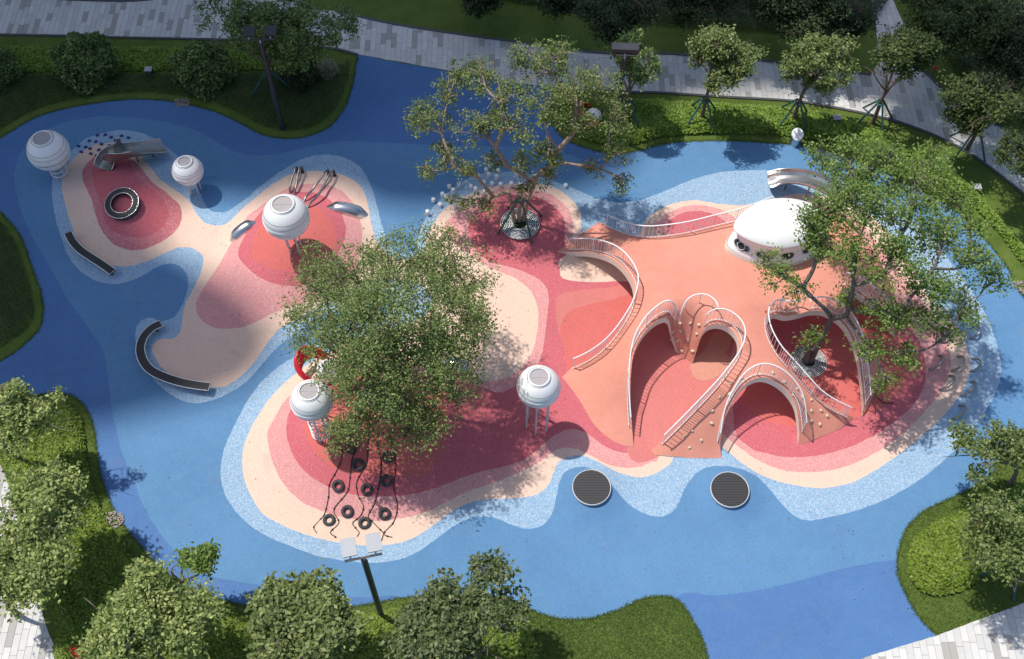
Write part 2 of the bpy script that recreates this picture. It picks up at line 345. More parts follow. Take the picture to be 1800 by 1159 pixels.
CRM = [(108,323),(111,305),(120,289),(132,277),(147,266),(164,256),(182,252),(200,251),(218,253),(234,261),(250,279),(262,291),(276,309),(289,321),(307,334),(324,346),(337,360),(346,376),(360,391),(378,397),(394,395),(408,385),(428,365),(449,348),(467,333),(484,321),(502,310),(520,303),(547,301),(573,302),(600,307),(620,316),(632,326),(641,340),(646,356),(650,380),(655,404),(665,430),(683,448),(707,457),(730,452),(745,437),(752,415),(760,397),(772,378),(787,363),(818,345),(837,337),(853,331),(870,327),(887,324),(920,322),(953,324),(970,328),(987,337),(1003,350),(1015,363),(1021,377),(1023,412),(1040,440),(1100,440),(1120,415),(1130,398),(1141,382),(1163,366),(1192,356),(1220,352),(1249,356),(1295,361),(1338,356),(1373,347),(1402,341),(1450,345),(1500,360),(1545,390),(1580,430),(1610,480),(1635,525),(1663,552),(1688,582),(1700,612),(1706,642),(1700,666),(1688,694),(1669,719),(1641,747),(1607,778),(1570,806),(1532,831),(1495,849),(1458,857),(1433,858),(1402,854),(1364,845),(1327,829),(1299,810),(1282,796),(1240,770),(1195,780),(1184,805),(1176,817),(1160,828),(1138,837),(1119,839),(1095,833),(1073,824),(1049,811),(1028,802),(1010,801),(992,806),(978,818),(971,836),(960,857),(942,870),(917,875),(882,877),(846,879),(818,887),(793,900),(764,921),(736,941),(708,953),(679,958),(644,959),(601,955),(558,946),(523,935),(488,919),(462,903),(441,871),(428,836),(426,807),(430,779),(444,747),(466,711),(491,683),(523,654),(580,617),(640,592),(700,575),(745,555),(762,530),(742,502),(690,490),(640,500),(590,525),(545,548),(512,567),(494,576),(480,590),(462,615),(444,640),(423,662),(398,678),(377,681),(350,679),(320,670),(299,660),(277,637),(267,615),(272,603),(284,596),(306,595),(316,585),(320,566),(325,537),(338,512),(350,487),(357,462),(356,450),(345,439),(331,435),(313,436),(288,446),(260,459),(228,468),(199,467),(174,461),(149,443),(135,420),(124,391),(112,349)]
PINKS = [
 ('rose', [(144,307),(147,296),(154,286),(164,277),(179,271),(205,268),(232,280),(244,291),(257,307),(271,323),(289,336),(303,348),(316,362),(320,378),(317,392),(307,408),(294,419),(270,432),(245,440),(224,439),(199,429),(180,407),(172,390),(166,371),(161,350),(152,332),(146,320)], 1),
 ('rose', [(162,304),(164,295),(175,282),(195,274),(225,280),(237,305),(244,316),(262,330),(280,344),(292,360),(297,375),(292,391),(280,405),(262,414),(244,418),(218,414),(196,405),(186,391),(180,373),(175,352),(166,327)], 0),
 ('pale', [(405,430),(391,455),(373,484),(356,509),(345,534),(347,551),(359,567),(380,577),(405,578),(434,573),(466,558),(498,544),(523,536),(560,525),(600,505),(625,470),(634,438),(637,410),(632,383),(625,365),(614,349),(600,335),(582,327),(561,323),(538,324),(516,327),(495,337),(474,351),(452,367),(435,381),(424,394),(415,408)], 0),
 ('rose', [(419,451),(420,436),(428,420),(436,404),(445,390),(460,372),(481,353),(502,341),(529,337),(556,340),(579,351),(595,367),(604,385),(608,404),(605,422),(598,438),(588,463),(570,485),(550,497),(526,503),(498,502),(466,493),(441,477),(425,460)], 0),
 ('coral', [(441,451),(443,435),(447,415),(456,396),(475,375),(500,361),(530,356),(556,364),(573,380),(586,396),(591,415),(589,433),(578,450),(556,467),(529,476),(502,476),(476,472),(456,463)], 0),
 # mound of the open tree and the hollow beside the orange deck
 ('pale', [(782,402),(785,392),(792,382),(807,368),(823,357),(843,347),(862,338),(878,332),(903,330),(928,332),(953,337),(970,343),(987,355),(1000,370),(1007,387),(1008,403),(1010,440),(1060,450),(1150,500),(1160,700),(1160,801),(1146,812),(1127,820),(1103,823),(1076,819),(1055,810),(1033,798),(1008,788),(980,790),(956,807),(924,825),(889,841),(853,854),(818,866),(782,884),(743,902),(700,912),(658,916),(615,912),(569,900),(526,879),(498,850),(482,820),(473,790),(470,760),(480,740),(498,708),(516,690),(540,668),(600,640),(680,625),(760,640),(836,665),(871,670),(907,656),(921,642),(935,620),(944,588),(946,553),(940,524),(924,503),(900,486),(871,475),(840,458),(807,435),(793,423),(785,413)], 0),
 ('rose', [(827,383),(840,368),(863,353),(887,343),(928,343),(953,350),(970,360),(987,377),(993,393),(994,420),(1000,440),(1060,460),(1150,500),(1160,700),(1160,769),(1133,790),(1106,796),(1079,792),(1055,779),(1033,763),(1006,754),(978,764),(949,786),(924,806),(889,820),(853,827),(818,838),(782,852),(747,864),(708,871),(665,873),(622,870),(580,857),(544,836),(519,807),(507,779),(503,750),(510,722),(525,698),(560,672),(620,650),(700,645),(760,660),(836,678),(880,690),(920,668),(944,645),(952,625),(958,590),(962,555),(965,528),(960,505),(942,488),(900,470),(865,462),(843,447),(828,423),(823,402)], 0),
 ('coral', [(535,750),(542,775),(558,800),(587,822),(625,834),(680,836),(729,836),(755,828),(774,806),(783,780),(785,740),(782,700),(765,672),(700,655),(620,662),(570,688),(545,715)], 0),
 ('cream', [(985,455),(984,470),(990,490),(1033,496),(1082,495),(1125,490),(1125,440),(1040,430)], 0),
 ('floor', [(977,532),(984,518),(1009,511),(1058,507),(1130,505),(1140,600),(1100,640),(1010,655),(994,615),(984,590),(978,560)], 0),
 ('coral', [(985,590),(988,566),(1002,547),(1033,536),(1070,528),(1130,520),(1130,600),(1060,640),(1003,652),(992,612)], 0),
 # floor of the heart-shaped hollow and of the tree well
 ('floor', [(1105,800),(1098,700),(1108,600),(1150,530),(1300,530),(1320,600),(1300,680),(1230,740),(1150,806)], 0),
 ('tan', [(1217,632),(1214,652),(1226,666),(1250,667),(1272,653),(1286,632),(1262,618),(1235,620)], 0),
 ('tan', [(1232,640),(1250,592),(1275,580),(1290,590),(1262,636)], 0),
 # right hand end
 ('pale', [(1262,740),(1271,762),(1296,784),(1324,804),(1358,821),(1389,829),(1427,830),(1464,826),(1501,815),(1539,796),(1576,772),(1607,744),(1632,716),(1654,691),(1666,663),(1672,638),(1669,616),(1660,591),(1637,550),(1600,505),(1570,465),(1540,425),(1500,385),(1440,368),(1340,378),(1300,560)], 0),
 ('rose', [(1290,745),(1315,784),(1343,796),(1374,803),(1408,804),(1442,800),(1476,792),(1511,779),(1560,750),(1600,718),(1622,685),(1628,650),(1618,605),(1590,560),(1540,490),(1490,430),(1420,400),(1340,430),(1300,600)], 0),
 ('coral', [(1300,700),(1330,650),(1400,640),(1420,560),(1480,540),(1550,560),(1590,600),(1600,650),(1570,700),(1520,730),(1440,745),(1360,745)], 0),
 ('pale', [(1150,402),(1160,386),(1178,373),(1203,363),(1231,361),(1260,366),(1283,377),(1300,400),(1200,430)], 0),
 ('rose', [(1170,400),(1185,382),(1210,372),(1240,372),(1265,382),(1275,400),(1200,420)], 0),
]
PATHS = {
 'garden_path': [(-400,-220),(-260,62),(0,60),(107,63),(213,66),(313,68),(440,72),(576,84),(629,96),(786,124),(860,139),(975,154),(1050,159),(1106,162),(1160,163),(1267,170),(1388,177),(1444,185),(1516,199),(1587,217),(1658,245),(1715,277),(1764,313),(1830,365),(1960,480),(2100,420),(1900,290),(1800,242),(1736,213),(1675,175),(1622,125),(1595,60),(1570,0),(1535,-90),(1500,-90),(1531,0),(1540,50),(1545,110),(1530,133),(1490,128),(1405,116),(1281,103),(1160,96),(1042,94),(911,76),(793,60),(687,43),(590,21),(540,8),(430,-90),(300,-90),(267,1),(213,4),(100,0),(-40,-12),(-150,-60)],
 'lower_left_path': [(-300,700),(-60,770),(0,818),(20,870),(45,960),(65,1040),(85,1112),(112,1165),(160,1260),(-300,1260)],
 'lower_right_path': [(1300,1222),(1380,1200),(1510,1159),(1645,1118),(1720,1090),(1800,1060),(2000,985),(2100,1260),(1300,1260)],
}
rw = random.Random(3)
def world_poly(P, closed=True, step=9, corner=()):
    return [on(q.x+rw.gauss(0, .32), q.y+rw.gauss(0, .32)).to_2d() for q in cat([Vector((a, b)) for a, b in P], closed, step, corner)]
REG = []      # (key, polygon, level)
wp_paths = {k: world_poly(v, step=14, corner=range(len(v)) if k == 'lower_right_path' else [i for i, p in enumerate(v) if p in [(-400,-220),(267,1),(300,-90),(430,-90),(1535,-90),(1500,-90),(1960,480),(2100,420),(-300,700),(160,1260),(-300,1260),(1530,133),(1545,110),(1622,125)]]) for k, v in PATHS.items()}
for k, v in wp_paths.items(): REG.append((k, v))
wp_rub = world_poly(RUB, corner=RUBC)
REG.append(('deep', wp_rub))
REG.append(('mid', world_poly(MIDB, step=14))); REG.append(('sky', world_poly(SKYB))); REG.append(('cream', world_poly(CRM)))
for k, P, z in PINKS: REG.append((k if not z else 'pinkedge', world_poly(P)))
M['pinkedge'] = rubber('rubber_dusty_rose', (.54, .165, .185), speck=(.62, .26, .27), amt=.18, gran=18, blotch=.05)
verts = [Vector((-140, -90)), Vector((140, -90)), Vector((140, 150)), Vector((-140, 150))]
cedges = [(0, 1), (1, 2), (2, 3), (3, 0)]
for k, P in REG:
    b = len(verts); verts += P; cedges += [(b+i, b+(i+1) % len(P)) for i in range(len(P))]
def ingrid(x0, x1, y0, y1, st, keep=None):
    nx, ny = int((x1-x0)/st), int((y1-y0)/st)
    for i in range(nx+1):
        for j in range(ny+1):
            x, y = x0+i*st+random.uniform(-.1, .1)*st, y0+j*st+random.uniform(-.1, .1)*st
            if keep is None or keep(x, y): verts.append(Vector((x, y)))
for cx, cy, H, rx, ry, rot, p in BUMPS:
    m_ = max(rx, ry); ingrid(cx-m_, cx+m_, cy-m_, cy+m_, 0.36, lambda x, y: hgt(x, y) > 0.004)
ingrid(-34, 34, -22, 30, 3.0, lambda x, y: hgt(x, y) < 0.004)
v2, e2, f2, ov, oe, of = delaunay_2d_cdt(verts, cedges, [], 0, 1e-4, False)
z2 = [hgt(v.x, v.y) for v in v2]
def inpoly(P, X, Y):
    c = np.zeros(len(X), bool); n = len(P)
    for i in range(n):
        xi, yi = P[i]; xj, yj = P[i-1]
        if yi == yj: continue
        c ^= ((yi > Y) != (yj > Y)) & (X < (xj-xi)*(Y-yi)/(yj-yi)+xi)
    return c
A2 = np.array([(v.x, v.y) for v in v2]); T2 = np.array(f2); CX = A2[T2].mean(axis=1)
code = np.zeros(len(T2), int); inrub = inpoly([tuple(p) for p in wp_rub], CX[:, 0], CX[:, 1])
for i, (k, P) in enumerate(REG):
    m_ = inpoly([tuple(p) for p in P], CX[:, 0], CX[:, 1])
    code[m_ & (~inrub if k in PATHS else inrub)] = i+1
bucket = {}
names = ['lawn']+[k for k, _ in REG]
for f, c_ in zip(f2, code): bucket.setdefault(names[c_], []).append(f)
GN = {'lawn': ('lawn', 'green lawn around the playground'), 'deep': ('deep_blue_rubber_ground', 'deep blue rubber surfacing along the outer edge and entrances'),
 'mid': ('mid_blue_rubber_ground', 'mid blue rubber surfacing like water around the islands'), 'sky': ('speckled_blue_rubber_ground', 'speckled pale blue band round the cream islands'),
 'cream': ('cream_rubber_ground', 'cream rubber surfacing like a beach round the red mounds'), 'pinkedge': ('dusty_rose_rubber_ground', 'dusty rose band on the ring bench mound'),
 'pale': ('pale_pink_rubber_ground', 'pale pink speckled rubber bands'), 'rose': ('rose_rubber_ground', 'rose red rubber bands on the mounds'),
 'coral': ('coral_rubber_ground', 'coral red rubber tops of the mounds'), 'floor': ('salmon_rubber_ground', 'salmon rubber floor of the hollows'), 'tan': ('tan_rubber_ground', 'tan rubber patch in the heart hollow'),
 'garden_path': ('garden_path', 'pale stone garden path curving along the top'), 'lower_left_path': ('corner_path', 'bright stone path in the lower left corner'), 'lower_right_path': ('entrance_path', 'pale stone path in the lower right corner')}
GROUND = {}
for key, fs in bucket.items():
    idx = {}; V = []; F = []
    for f in fs:
        g = []
        for i in f:
            if i not in idx: idx[i] = len(V); V.append((v2[i].x, v2[i].y, z2[i]))
            g.append(idx[i])
        a, b_, c = (Vector(V[q]) for q in g[:3])
        F.append(g if (b_-a).cross(c-a).z > 0 else g[::-1])
    o = link(GN[key][0], setmesh(GN[key][0], V, F, True), None, M['grout'] if key in PATHS else M[key])
    GROUND[key] = tag(o, GN[key][1], kind='structure')

# ------------------------------------------------------------------ pavers, each stone its own piece
def inside(P, x, y):
    c = False; n = len(P); j = n-1
    for i in range(n):
        xi, yi = P[i]; xj, yj = P[j]
        if (yi > y) != (yj > y) and x < (xj-xi)*(y-yi)/(yj-yi)+xi: c = not c
        j = i
    return c
def clip_rect(P, x0, x1, y0, y1):
    out = [(p[0], p[1]) for p in P]
    for ax, val, sg in ((0, x0, 1), (0, x1, -1), (1, y0, 1), (1, y1, -1)):
        src, out = out, []
        for i in range(len(src)):
            a, b_ = src[i-1], src[i]
            ia, ib = (a[ax]-val)*sg >= 0, (b_[ax]-val)*sg >= 0
            if ia != ib:
                t = (val-a[ax])/(b_[ax]-a[ax]); out.append((a[0]+(b_[0]-a[0])*t, a[1]+(b_[1]-a[1])*t))
            if ib: out.append(b_)
        if not out: break
    return out
def area(P): return 0.5*sum(P[i-1][0]*P[i][1]-P[i][0]*P[i-1][1] for i in range(len(P)))
stones = []
rp = random.Random(5)
for key, P in wp_paths.items():
    PT = [(p.x, p.y) for p in P]
    xs = [p[0] for p in PT]; ys = [p[1] for p in PT]
    x = max(min(xs), -31); xe = min(max(xs), 34)
    CW, G = 0.30, 0.011
    while x < xe:
        y = max(min(ys), -21)+rp.uniform(-.9, 0); ye = min(max(ys), 31)
        while y < ye:
            ln = rp.choice((0.6, 0.9, 0.9, 1.2))
            c = (x+CW/2, y+ln/2); q = proj((c[0], c[1], 0))
            if -90 < q[0] < PW+90 and -70 < q[1] < PH+70:
                cs = [inside(PT, a, b_) for a in (x, x+CW) for b_ in (y, y+ln)]
                r_ = (x+G/2, x+CW-G/2, y+G/2, y+ln-G/2)
                if all(cs): poly = [(r_[0], r_[2]), (r_[1], r_[2]), (r_[1], r_[3]), (r_[0], r_[3])]
                elif any(cs): poly = clip_rect(PT, *r_)
                else: poly = []
                if len(poly) >= 3 and abs(area(poly)) > 0.012:
                    if area(poly) < 0: poly = poly[::-1]
                    big_ = scale_at((c[0], c[1], 0))**2*abs(area(poly)) if (0 < q[0] < PW and 0 < q[1] < PH) else 0
                    mt = rp.choices((0, 1, 2, 3), (5, 4, 2.3, 4))[0]
                    stones.append((big_, key, poly, mt, 0.022+rp.uniform(-.003, .003)))
            y += ln
        x += CW
stones.sort(key=lambda s_: -s_[0])
def slabmesh(polys, name):
    V = []; F = []; mi = []
    for poly, mt, h in polys:
        n = len(poly); b_ = len(V); cx = sum(p[0] for p in poly)/n; cy = sum(p[1] for p in poly)/n
        V += [(p[0], p[1], 0.001) for p in poly]+[(p[0], p[1], h-.005) for p in poly]+[(cx+(p[0]-cx)*.97, cy+(p[1]-cy)*.985, h) for p in poly]
        F.append([b_+2*n+i for i in range(n)]); mi.append(mt)
        for i in range(n):
            j = (i+1) % n
            F.append([b_+i, b_+j, b_+n+j, b_+n+i]); F.append([b_+n+i, b_+n+j, b_+2*n+j, b_+2*n+i]); mi += [mt, mt]
    return setmesh(name, V, F, False, mi)
PM = [M['paver%d' % i] for i in range(4)]
share = {k: 100 for k in PATHS}
rest = {k: [] for k in PATHS}; cnt = {k: 0 for k in PATHS}
for big_, key, poly, mt, h in stones:
    if cnt[key] < 300 and big_ > 60:
        cnt[key] += 1
        n = len(poly); cx = sum(p[0] for p in poly)/n; cy = sum(p[1] for p in poly)/n
        o = link('paver', slabmesh([([(p[0]-cx, p[1]-cy) for p in poly], 0, h)], 'paver'), GROUND[key], [PM[mt]])
        o.location = (cx, cy, 0)
    else: rest[key].append((poly, mt, h))
for key, r_ in rest.items():
    if r_: tag(link('paver_field', slabmesh(r_, 'paver_field'), GROUND[key], PM), kind='stuff')
# dark edging along the path
def kerb(pxs, label):
    P = [on(q.x, q.y) for q in cat([Vector(p) for p in pxs], False, 12)]
    o = MB().sweep(P, [(-.07, -.02), (.07, -.02), (.07, .075), (-.07, .075)][::-1]).build('path_edging', M['kerb'])
    tag(o, label, kind='structure')
kerb([(-60,61),(107,64),(213,67),(313,69),(440,73),(576,85),(629,97)], 'dark edging between the path and the hedge bed')
kerb([(590,20),(687,42),(793,59),(911,75),(1042,93),(1160,95),(1281,102),(1405,115),(1490,127),(1531,132)], 'dark edging along the far side of the path')
kerb([(1040,159),(1106,163),(1160,164),(1267,171),(1388,178),(1444,186),(1516,200),(1587,218),(1658,246),(1715,278),(1764,314),(1830,366)], 'dark edging between the path and the bright hedge')
kerb([(-60,-14),(100,-1),(213,3),(267,0)], 'dark edging at the top left of the path')
kerb([(1625,126),(1675,174),(1736,212),(1800,241),(1890,288)], 'dark edging on the right bend of the path')
# ------------------------------------------------------------------ the orange climbing deck: a rising shell with arched hollows
# outline: (photo x, photo y, height, corner)
RING = [
 (978,443,.04,1),(1053,390,.04,1),(1065,396,.25),(1090,407,.55),(1112,414,.85),(1136,417,1.15),(1165,415,1.45),(1205,409,1.8),(1253,397,2.2),(1300,385,2.5),(1350,366,2.6),(1400,354,2.6),(1445,362,2.6),(1490,395,2.5),(1540,450,2.0),(1570,510,1.2),(1578,560,.5),(1573,592,.03,1),
 (1562,566,.8),(1545,545,1.5),(1520,525,2.1),(1495,508,2.4),(1480,506,2.5,1),(1490,535,2.5),(1512,575,2.3),(1532,605,1.7),(1548,637,.9),(1551,655,.5),(1541,683,.2),(1530,708,.08),(1515,734,.02,1),
 (1518,712,.4),(1516,680,.95),(1511,640,1.55),(1505,615,1.9),(1497,594,2.15),(1484,572,2.35),(1466,556,2.45),(1446,547,2.5),(1423,547,2.5),(1402,553,2.45),(1380,556,2.4),(1362,552,2.4),(1350,562,2.4),(1349,578,2.35),(1355,600,2.25),(1371,628,2.05),(1392,652,1.75),(1413,675,1.45),(1434,697,1.1),(1454,711,.85),(1475,722,.6),(1489,728,.4),(1500,735,.02,1),
 (1476,754,.03),(1445,767,.03),(1420,777,.03),(1403,781,.02,1),
 (1405,762,.4),(1403,734,1.1),(1397,709,1.6),(1383,688,2.0),(1364,672,2.3),(1343,664,2.4),(1324,667,2.35),(1305,681,2.1),(1290,703,1.7),(1277,728,1.25),(1270,753,.8),(1266,780,.35),(1268,806,.02,1),
 (1210,805,.02),(1150,800,.02,1),(1146,790,.02,1),
 (1160,778,.3),(1180,758,.7),(1205,733,1.15),(1230,707,1.6),(1255,680,2.0),(1275,655,2.25),(1290,633,2.4),(1297,616,2.5),(1298,600,2.55),(1293,588,2.55),(1282,577,2.55),(1269,571,2.55),(1256,570,2.55),(1246,573,2.42),(1238,580,2.15),(1233,589,1.85),(1230,598,1.5),(1227,608,1.1),(1223,621,.6),(1217,639,.02,1),
 (1193,622,.02),(1174,607,.02,1),
 (1179,597,.62),(1183,588,1.12),(1185,578,1.6),(1186,570,1.95),(1182,563,2.25),(1175,560,2.4),(1166,560,2.4),(1157,563,2.4),(1148,569,2.4),(1139,577,2.38),(1128,591,2.3),(1118,610,2.15),(1112,632,1.9),(1109,660,1.6),(1108,690,1.2),(1109,720,.8),(1111,750,.4),(1114,786,.02,1),
 (1092,782,.02),(1067,768,.02),(1045,747,.02),(1035,731,.02),(1013,695,.02),(988,663,.02,1),(1005,646,.04,1),
 (1031,634,.45),(1058,615,.9),(1082,588,1.35),(1102,556,1.8),(1112,527,2.05),(1114,507,2.15),(1107,488,2.15),(1094,470,2.05),(1077,456,1.75),(1058,448,1.35),(1033,443,.85),(999,443,.25)]
INNER = [(1200,480,2.6),(1300,490,2.7),(1400,470,2.7),(1150,480,2.35),(1120,440,1.7),(1080,425,.95),(1040,418,.4),(1222,548,2.45),(1210,566,1.9),(1206,585,1.3),(1203,605,.62),(1060,700,.55),(1070,650,1.15),(1090,620,1.6),(1320,600,2.5),(1330,640,2.4),(1230,765,.75),(1215,785,.3),(1260,720,1.45),(1440,740,.5),(1420,710,1.2),(1385,655,1.95),(1340,560,2.55),(1130,540,2.25),(1350,420,2.7),(1500,470,2.55),(1540,620,1.4),(1085,740,.35),(1095,700,.9),(1530,665,.65)]
CTRL = [at(p[0], p[1], p[2]) for p in RING]+[at(*p) for p in INNER]
CA = np.array([tuple(c) for c in CTRL])
def U(r2): return np.where(r2 > 1e-12, r2*np.log(np.maximum(r2, 1e-12))*0.5, 0.0)
n_ = len(CA); D2 = ((CA[:, None, :2]-CA[None, :, :2])**2).sum(-1)
K = U(D2)+np.eye(n_)*0.02; Pm = np.c_[np.ones(n_), CA[:, :2]]
A_ = np.block([[K, Pm], [Pm.T, np.zeros((3, 3))]])
wts = np.linalg.solve(A_, np.r_[CA[:, 2], 0, 0, 0])
def deckz(X):
    X = np.asarray(X, float); r2 = ((X[:, None, :]-CA[None, :, :2])**2).sum(-1)
    return np.clip(U(r2) @ wts[:n_] + np.c_[np.ones(len(X)), X] @ wts[n_:], 0.015, 2.85)
def dz1(x, y): return float(deckz([[x, y]])[0])
ring3 = cat([at(p[0], p[1], p[2]) for p in RING], True, 0.22, [i for i, p in enumerate(RING) if len(p) > 3])
ring2 = [(p.x, p.y) for p in ring3]
dv = [Vector(p) for p in ring2]; ne = len(dv); de = [(i, (i+1) % ne) for i in range(ne)]
xs = [p[0] for p in ring2]; ys = [p[1] for p in ring2]
gx, gy = np.meshgrid(np.arange(min(xs), max(xs), .33), np.arange(min(ys), max(ys), .33)); gx = gx.ravel()+rng.uniform(-.04, .04, gx.size); gy = gy.ravel()
ok = inpoly(ring2, gx, gy)
ra = np.array(ring2)
dist = np.min((gx[:, None]-ra[None, :, 0])**2+(gy[:, None]-ra[None, :, 1])**2, axis=1)
ok &= dist > .15**2
dv += [Vector((a, b)) for a, b in zip(gx[ok], gy[ok])]
v3, e3, f3, *_ = delaunay_2d_cdt(dv, de, [], 0, 1e-5, False)
A3 = np.array([tuple(v) for v in v3]); T3 = np.array(f3); c3 = A3[T3].mean(axis=1); kp = inpoly(ring2, c3[:, 0], c3[:, 1])
Z3 = deckz(A3)
D0 = Vector((at(1200, 480, 0).x, at(1200, 480, 0).y, 0))
deck = empty('climbing_deck', D0, 'big orange rubber climbing deck rising over arched hollows on the right', 'play structure')
F3 = []
for t in T3[kp]:
    a, b_, c = A3[t]; F3.append(list(t) if (b_[0]-a[0])*(c[1]-a[1])-(b_[1]-a[1])*(c[0]-a[0]) > 0 else list(t[::-1]))
V3 = [(p[0]-D0.x, p[1]-D0.y, z) for p, z in zip(A3, Z3)]
dtop = link('deck_surface', setmesh('deck_surface', V3, F3, True), deck, M['orange'])
TH = 0.42
V4 = [(p[0]-D0.x, p[1]-D0.y, z-TH) for p, z in zip(A3, Z3)]
link('underside', setmesh('underside', V4, [f[::-1] for f in F3], True), deck, M['fascia'])
FV = []; FF = []; zr = deckz(ring2)
for p, z in zip(ring2, zr):
    FV += [(p[0]-D0.x, p[1]-D0.y, z+.006), (p[0]-D0.x, p[1]-D0.y, z-TH)]
for i in range(ne):
    j = (i+1) % ne; FF.append([2*i, 2*i+1, 2*j+1, 2*j])
link('edge_fascia', setmesh('edge_fascia', FV, FF, True), deck, M['fascia'])
# thin metal lip along the arched edges
def onDeck(px, py, dz=0.0):
    z = 1.5
    for _ in range(40):
        q = at(px, py, z); z += 0.5*(dz1(q.x, q.y)-z)
    q = at(px, py, z); return Vector((q.x, q.y, dz1(q.x, q.y)+dz))

# ------------------------------------------------------------------ railings
bal_mesh = MB().tube([(0, 0, 0), (0, 0, 1)], .013, 5).mesh('baluster'); bal_mesh.materials.append(M['white'])
def railing(label, pts, H=1.0, inset=0.14, side=1, step=.115, follow=True):
    P = cat(pts, False, 0.12)
    Q = []
    for i, p in enumerate(P):
        t = P[min(i+1, len(P)-1)]-P[max(i-1, 0)]; t.z = 0; t.normalize()
        q = p+Vector((-t.y, t.x, 0))*inset*side
        Q.append(Vector((q.x, q.y, dz1(q.x, q.y) if follow else q.z)))
    for _ in range(3):
        Q = [Q[0]]+[(Q[i-1]+Q[i]*2+Q[i+1])/4 for i in range(1, len(Q)-1)]+[Q[-1]]
    base = Q[len(Q)//2].copy()
    r = empty('railing', base, label, 'railing', 'white railings on the orange deck')
    Z = Vector((0, 0, 1))
    MB().tube([q+Z*H for q in Q], .032, 8).build('top_rail', M['white'], r, base)
    MB().tube([q+Z*.09 for q in Q], .02, 6).build('bottom_rail', M['white'], r, base)
    d = 0; last = None; k = 0
    for i in range(1, len(Q)):
        d += (Q[i]-Q[i-1]).length
        if last is None or d-last >= step:
            last = d
            o = bpy.data.objects.new('baluster', bal_mesh); COL.objects.link(o); o.parent = r
            o.location = Q[i]-base+Z*.09; o.scale = (1, 1, H-.09); k += 1
            if k % 14 == 1:
                o2 = bpy.data.objects.new('post', bal_mesh); COL.objects.link(o2); o2.parent = r
                o2.location = Q[i]-base-Z*.05; o2.scale = (2.2, 2.2, H+.03)
    return r
def seg(a, b):
    i = [k for k, p in enumerate(RING) if (p[0], p[1]) == a][0]; j = [k for k, p in enumerate(RING) if (p[0], p[1]) == b][0]
    return [at(p[0], p[1], p[2]) for p in RING[i:j+1]]
railing('long white railing curving up the far edge of the deck to the white pavilion', seg((1065,396), (1350,366)), side=-1, inset=.1)
railing('white railing round the crescent hollow on the left of the deck', seg((1005,646), (999,443)), side=-1, inset=.12)
railing('white railing up the right lobe of the heart shaped hollow', seg((1160,778), (1238,580)), side=-1)
railing('white railing up the left lobe of the heart shaped hollow', seg((1186,570), (1111,750)), side=-1)
railing('white arched railing over the low cave at the front of the deck', seg((1405,762), (1266,780)), side=-1)
railing('white railing round the left side of the tree well', seg((1402,553), (1489,728)), side=-1)
railing('white railing down the rib on the right of the tree well', seg((1518,712), (1423,547)), side=-1, inset=.10)
railing('white railing over the shaded right hand arch under the tree', seg((1562,566), (1480,506)), side=-1)
# hoop rail above the climbing tongue
def hoop(label, c, rad, ang0, ang1, H):
    cc = onDeck(*c); pts = []
    for k in range(25):
        a = R(ang0+(ang1-ang0)*k/24); x, y = cc.x+rad*math.cos(a), cc.y+rad*math.sin(a)
        pts.append(Vector((x, y, dz1(x, y)+H)))
    r = empty('hoop_rail', cc, label, 'railing'); MB().tube(pts, .03, 8).build('top_rail', M['white'], r, cc)
    for k in (4, 11, 18):
        p = pts[k]; MB().tube([(p.x, p.y, p.z-H), p], .022, 6).build('post', M['white'], r, cc)
hoop('white hoop rail at the top of the climbing tongue between the heart lobes', (1222,580), .82, 8, 172, .72)
hoop('white hoop rail at the upper left corner of the tree well', (1392,560), .75, 20, 170, .95)

# ------------------------------------------------------------------ climbing holds
hm = MB(); hm.lathe([(.001, -.03), (.075, -.02), (.085, .03), (.05, .075), (.001, .085)], 7, sx=1.25, sy=.85); hold_mesh = hm.mesh('climbing_hold'); hold_mesh.materials.append(M['hold'])
hp = [(1195,569),(1214,568),(1229,571),(1196,582),(1225,587),(1210,599),(1190,599),(1199,617),(1218,617),
 (1303,665),(1285,673),(1282,693),(1265,698),(1252,722),(1251,744),(1217,757),(1212,787),(1233,774),(1204,767),
 (1358,656),(1378,672),(1394,693),(1410,697),(1426,703),(1426,722),(1425,740),(1443,722),(1454,731),(1441,746),(1401,684)]
for p in hp:
    q = onDeck(*p); n = Vector((-(dz1(q.x+.1, q.y)-dz1(q.x-.1, q.y))/.2, -(dz1(q.x, q.y+.1)-dz1(q.x, q.y-.1))/.2, 1)).normalized()
    o = bpy.data.objects.new('climbing_hold', hold_mesh); COL.objects.link(o); o.parent = deck
    o.location = q-D0; o.rotation_euler = (n.to_track_quat('Z', 'Y') @ Matrix.Rotation(random.uniform(0, 6), 3, 'Z').to_quaternion()).to_euler()
    s_ = random.uniform(.8, 1.25); o.scale = (s_, s_, s_)

# ------------------------------------------------------------------ the white saucer pavilion
pc = onDeck(1362, 423); PR = R(8)
pav = empty('saucer_pavilion', pc, 'white saucer shaped pavilion with oval windows on top of the orange deck', 'pavilion', rz=PR)
ax, ay = 2.28, 1.48
def egg(v): return Vector((v[0], v[1]*(1-.30*max(0, -v[0]/ax)**2), v[2]))
def lat(prof, name, mat, **k):
    m_ = MB().lathe(prof, 48, (0, 0, 0), ax, ay, **k); m_.V = [egg(v) for v in m_.V]; return m_.build(name, mat, pav)
lat([(1.07, -.25), (1.07, .04), (1.05, .10)], 'base_plinth', M['fascia'])
lat([(1.04, .08), (1.03, .18), (.98, .30), (.92, .46), (.87, .66), (.85, .90), (.88, 1.16), (.92, 1.30)], 'wall', M['shellwhite'])
lat([(.90, 1.28), (.98, 1.33), (1.0, 1.37), (.98, 1.43), (.92, 1.55), (.80, 1.70), (.62, 1.84), (.40, 1.95), (.18, 2.01), (.001, 2.03)], 'roof_shell', M['shellwhite'])
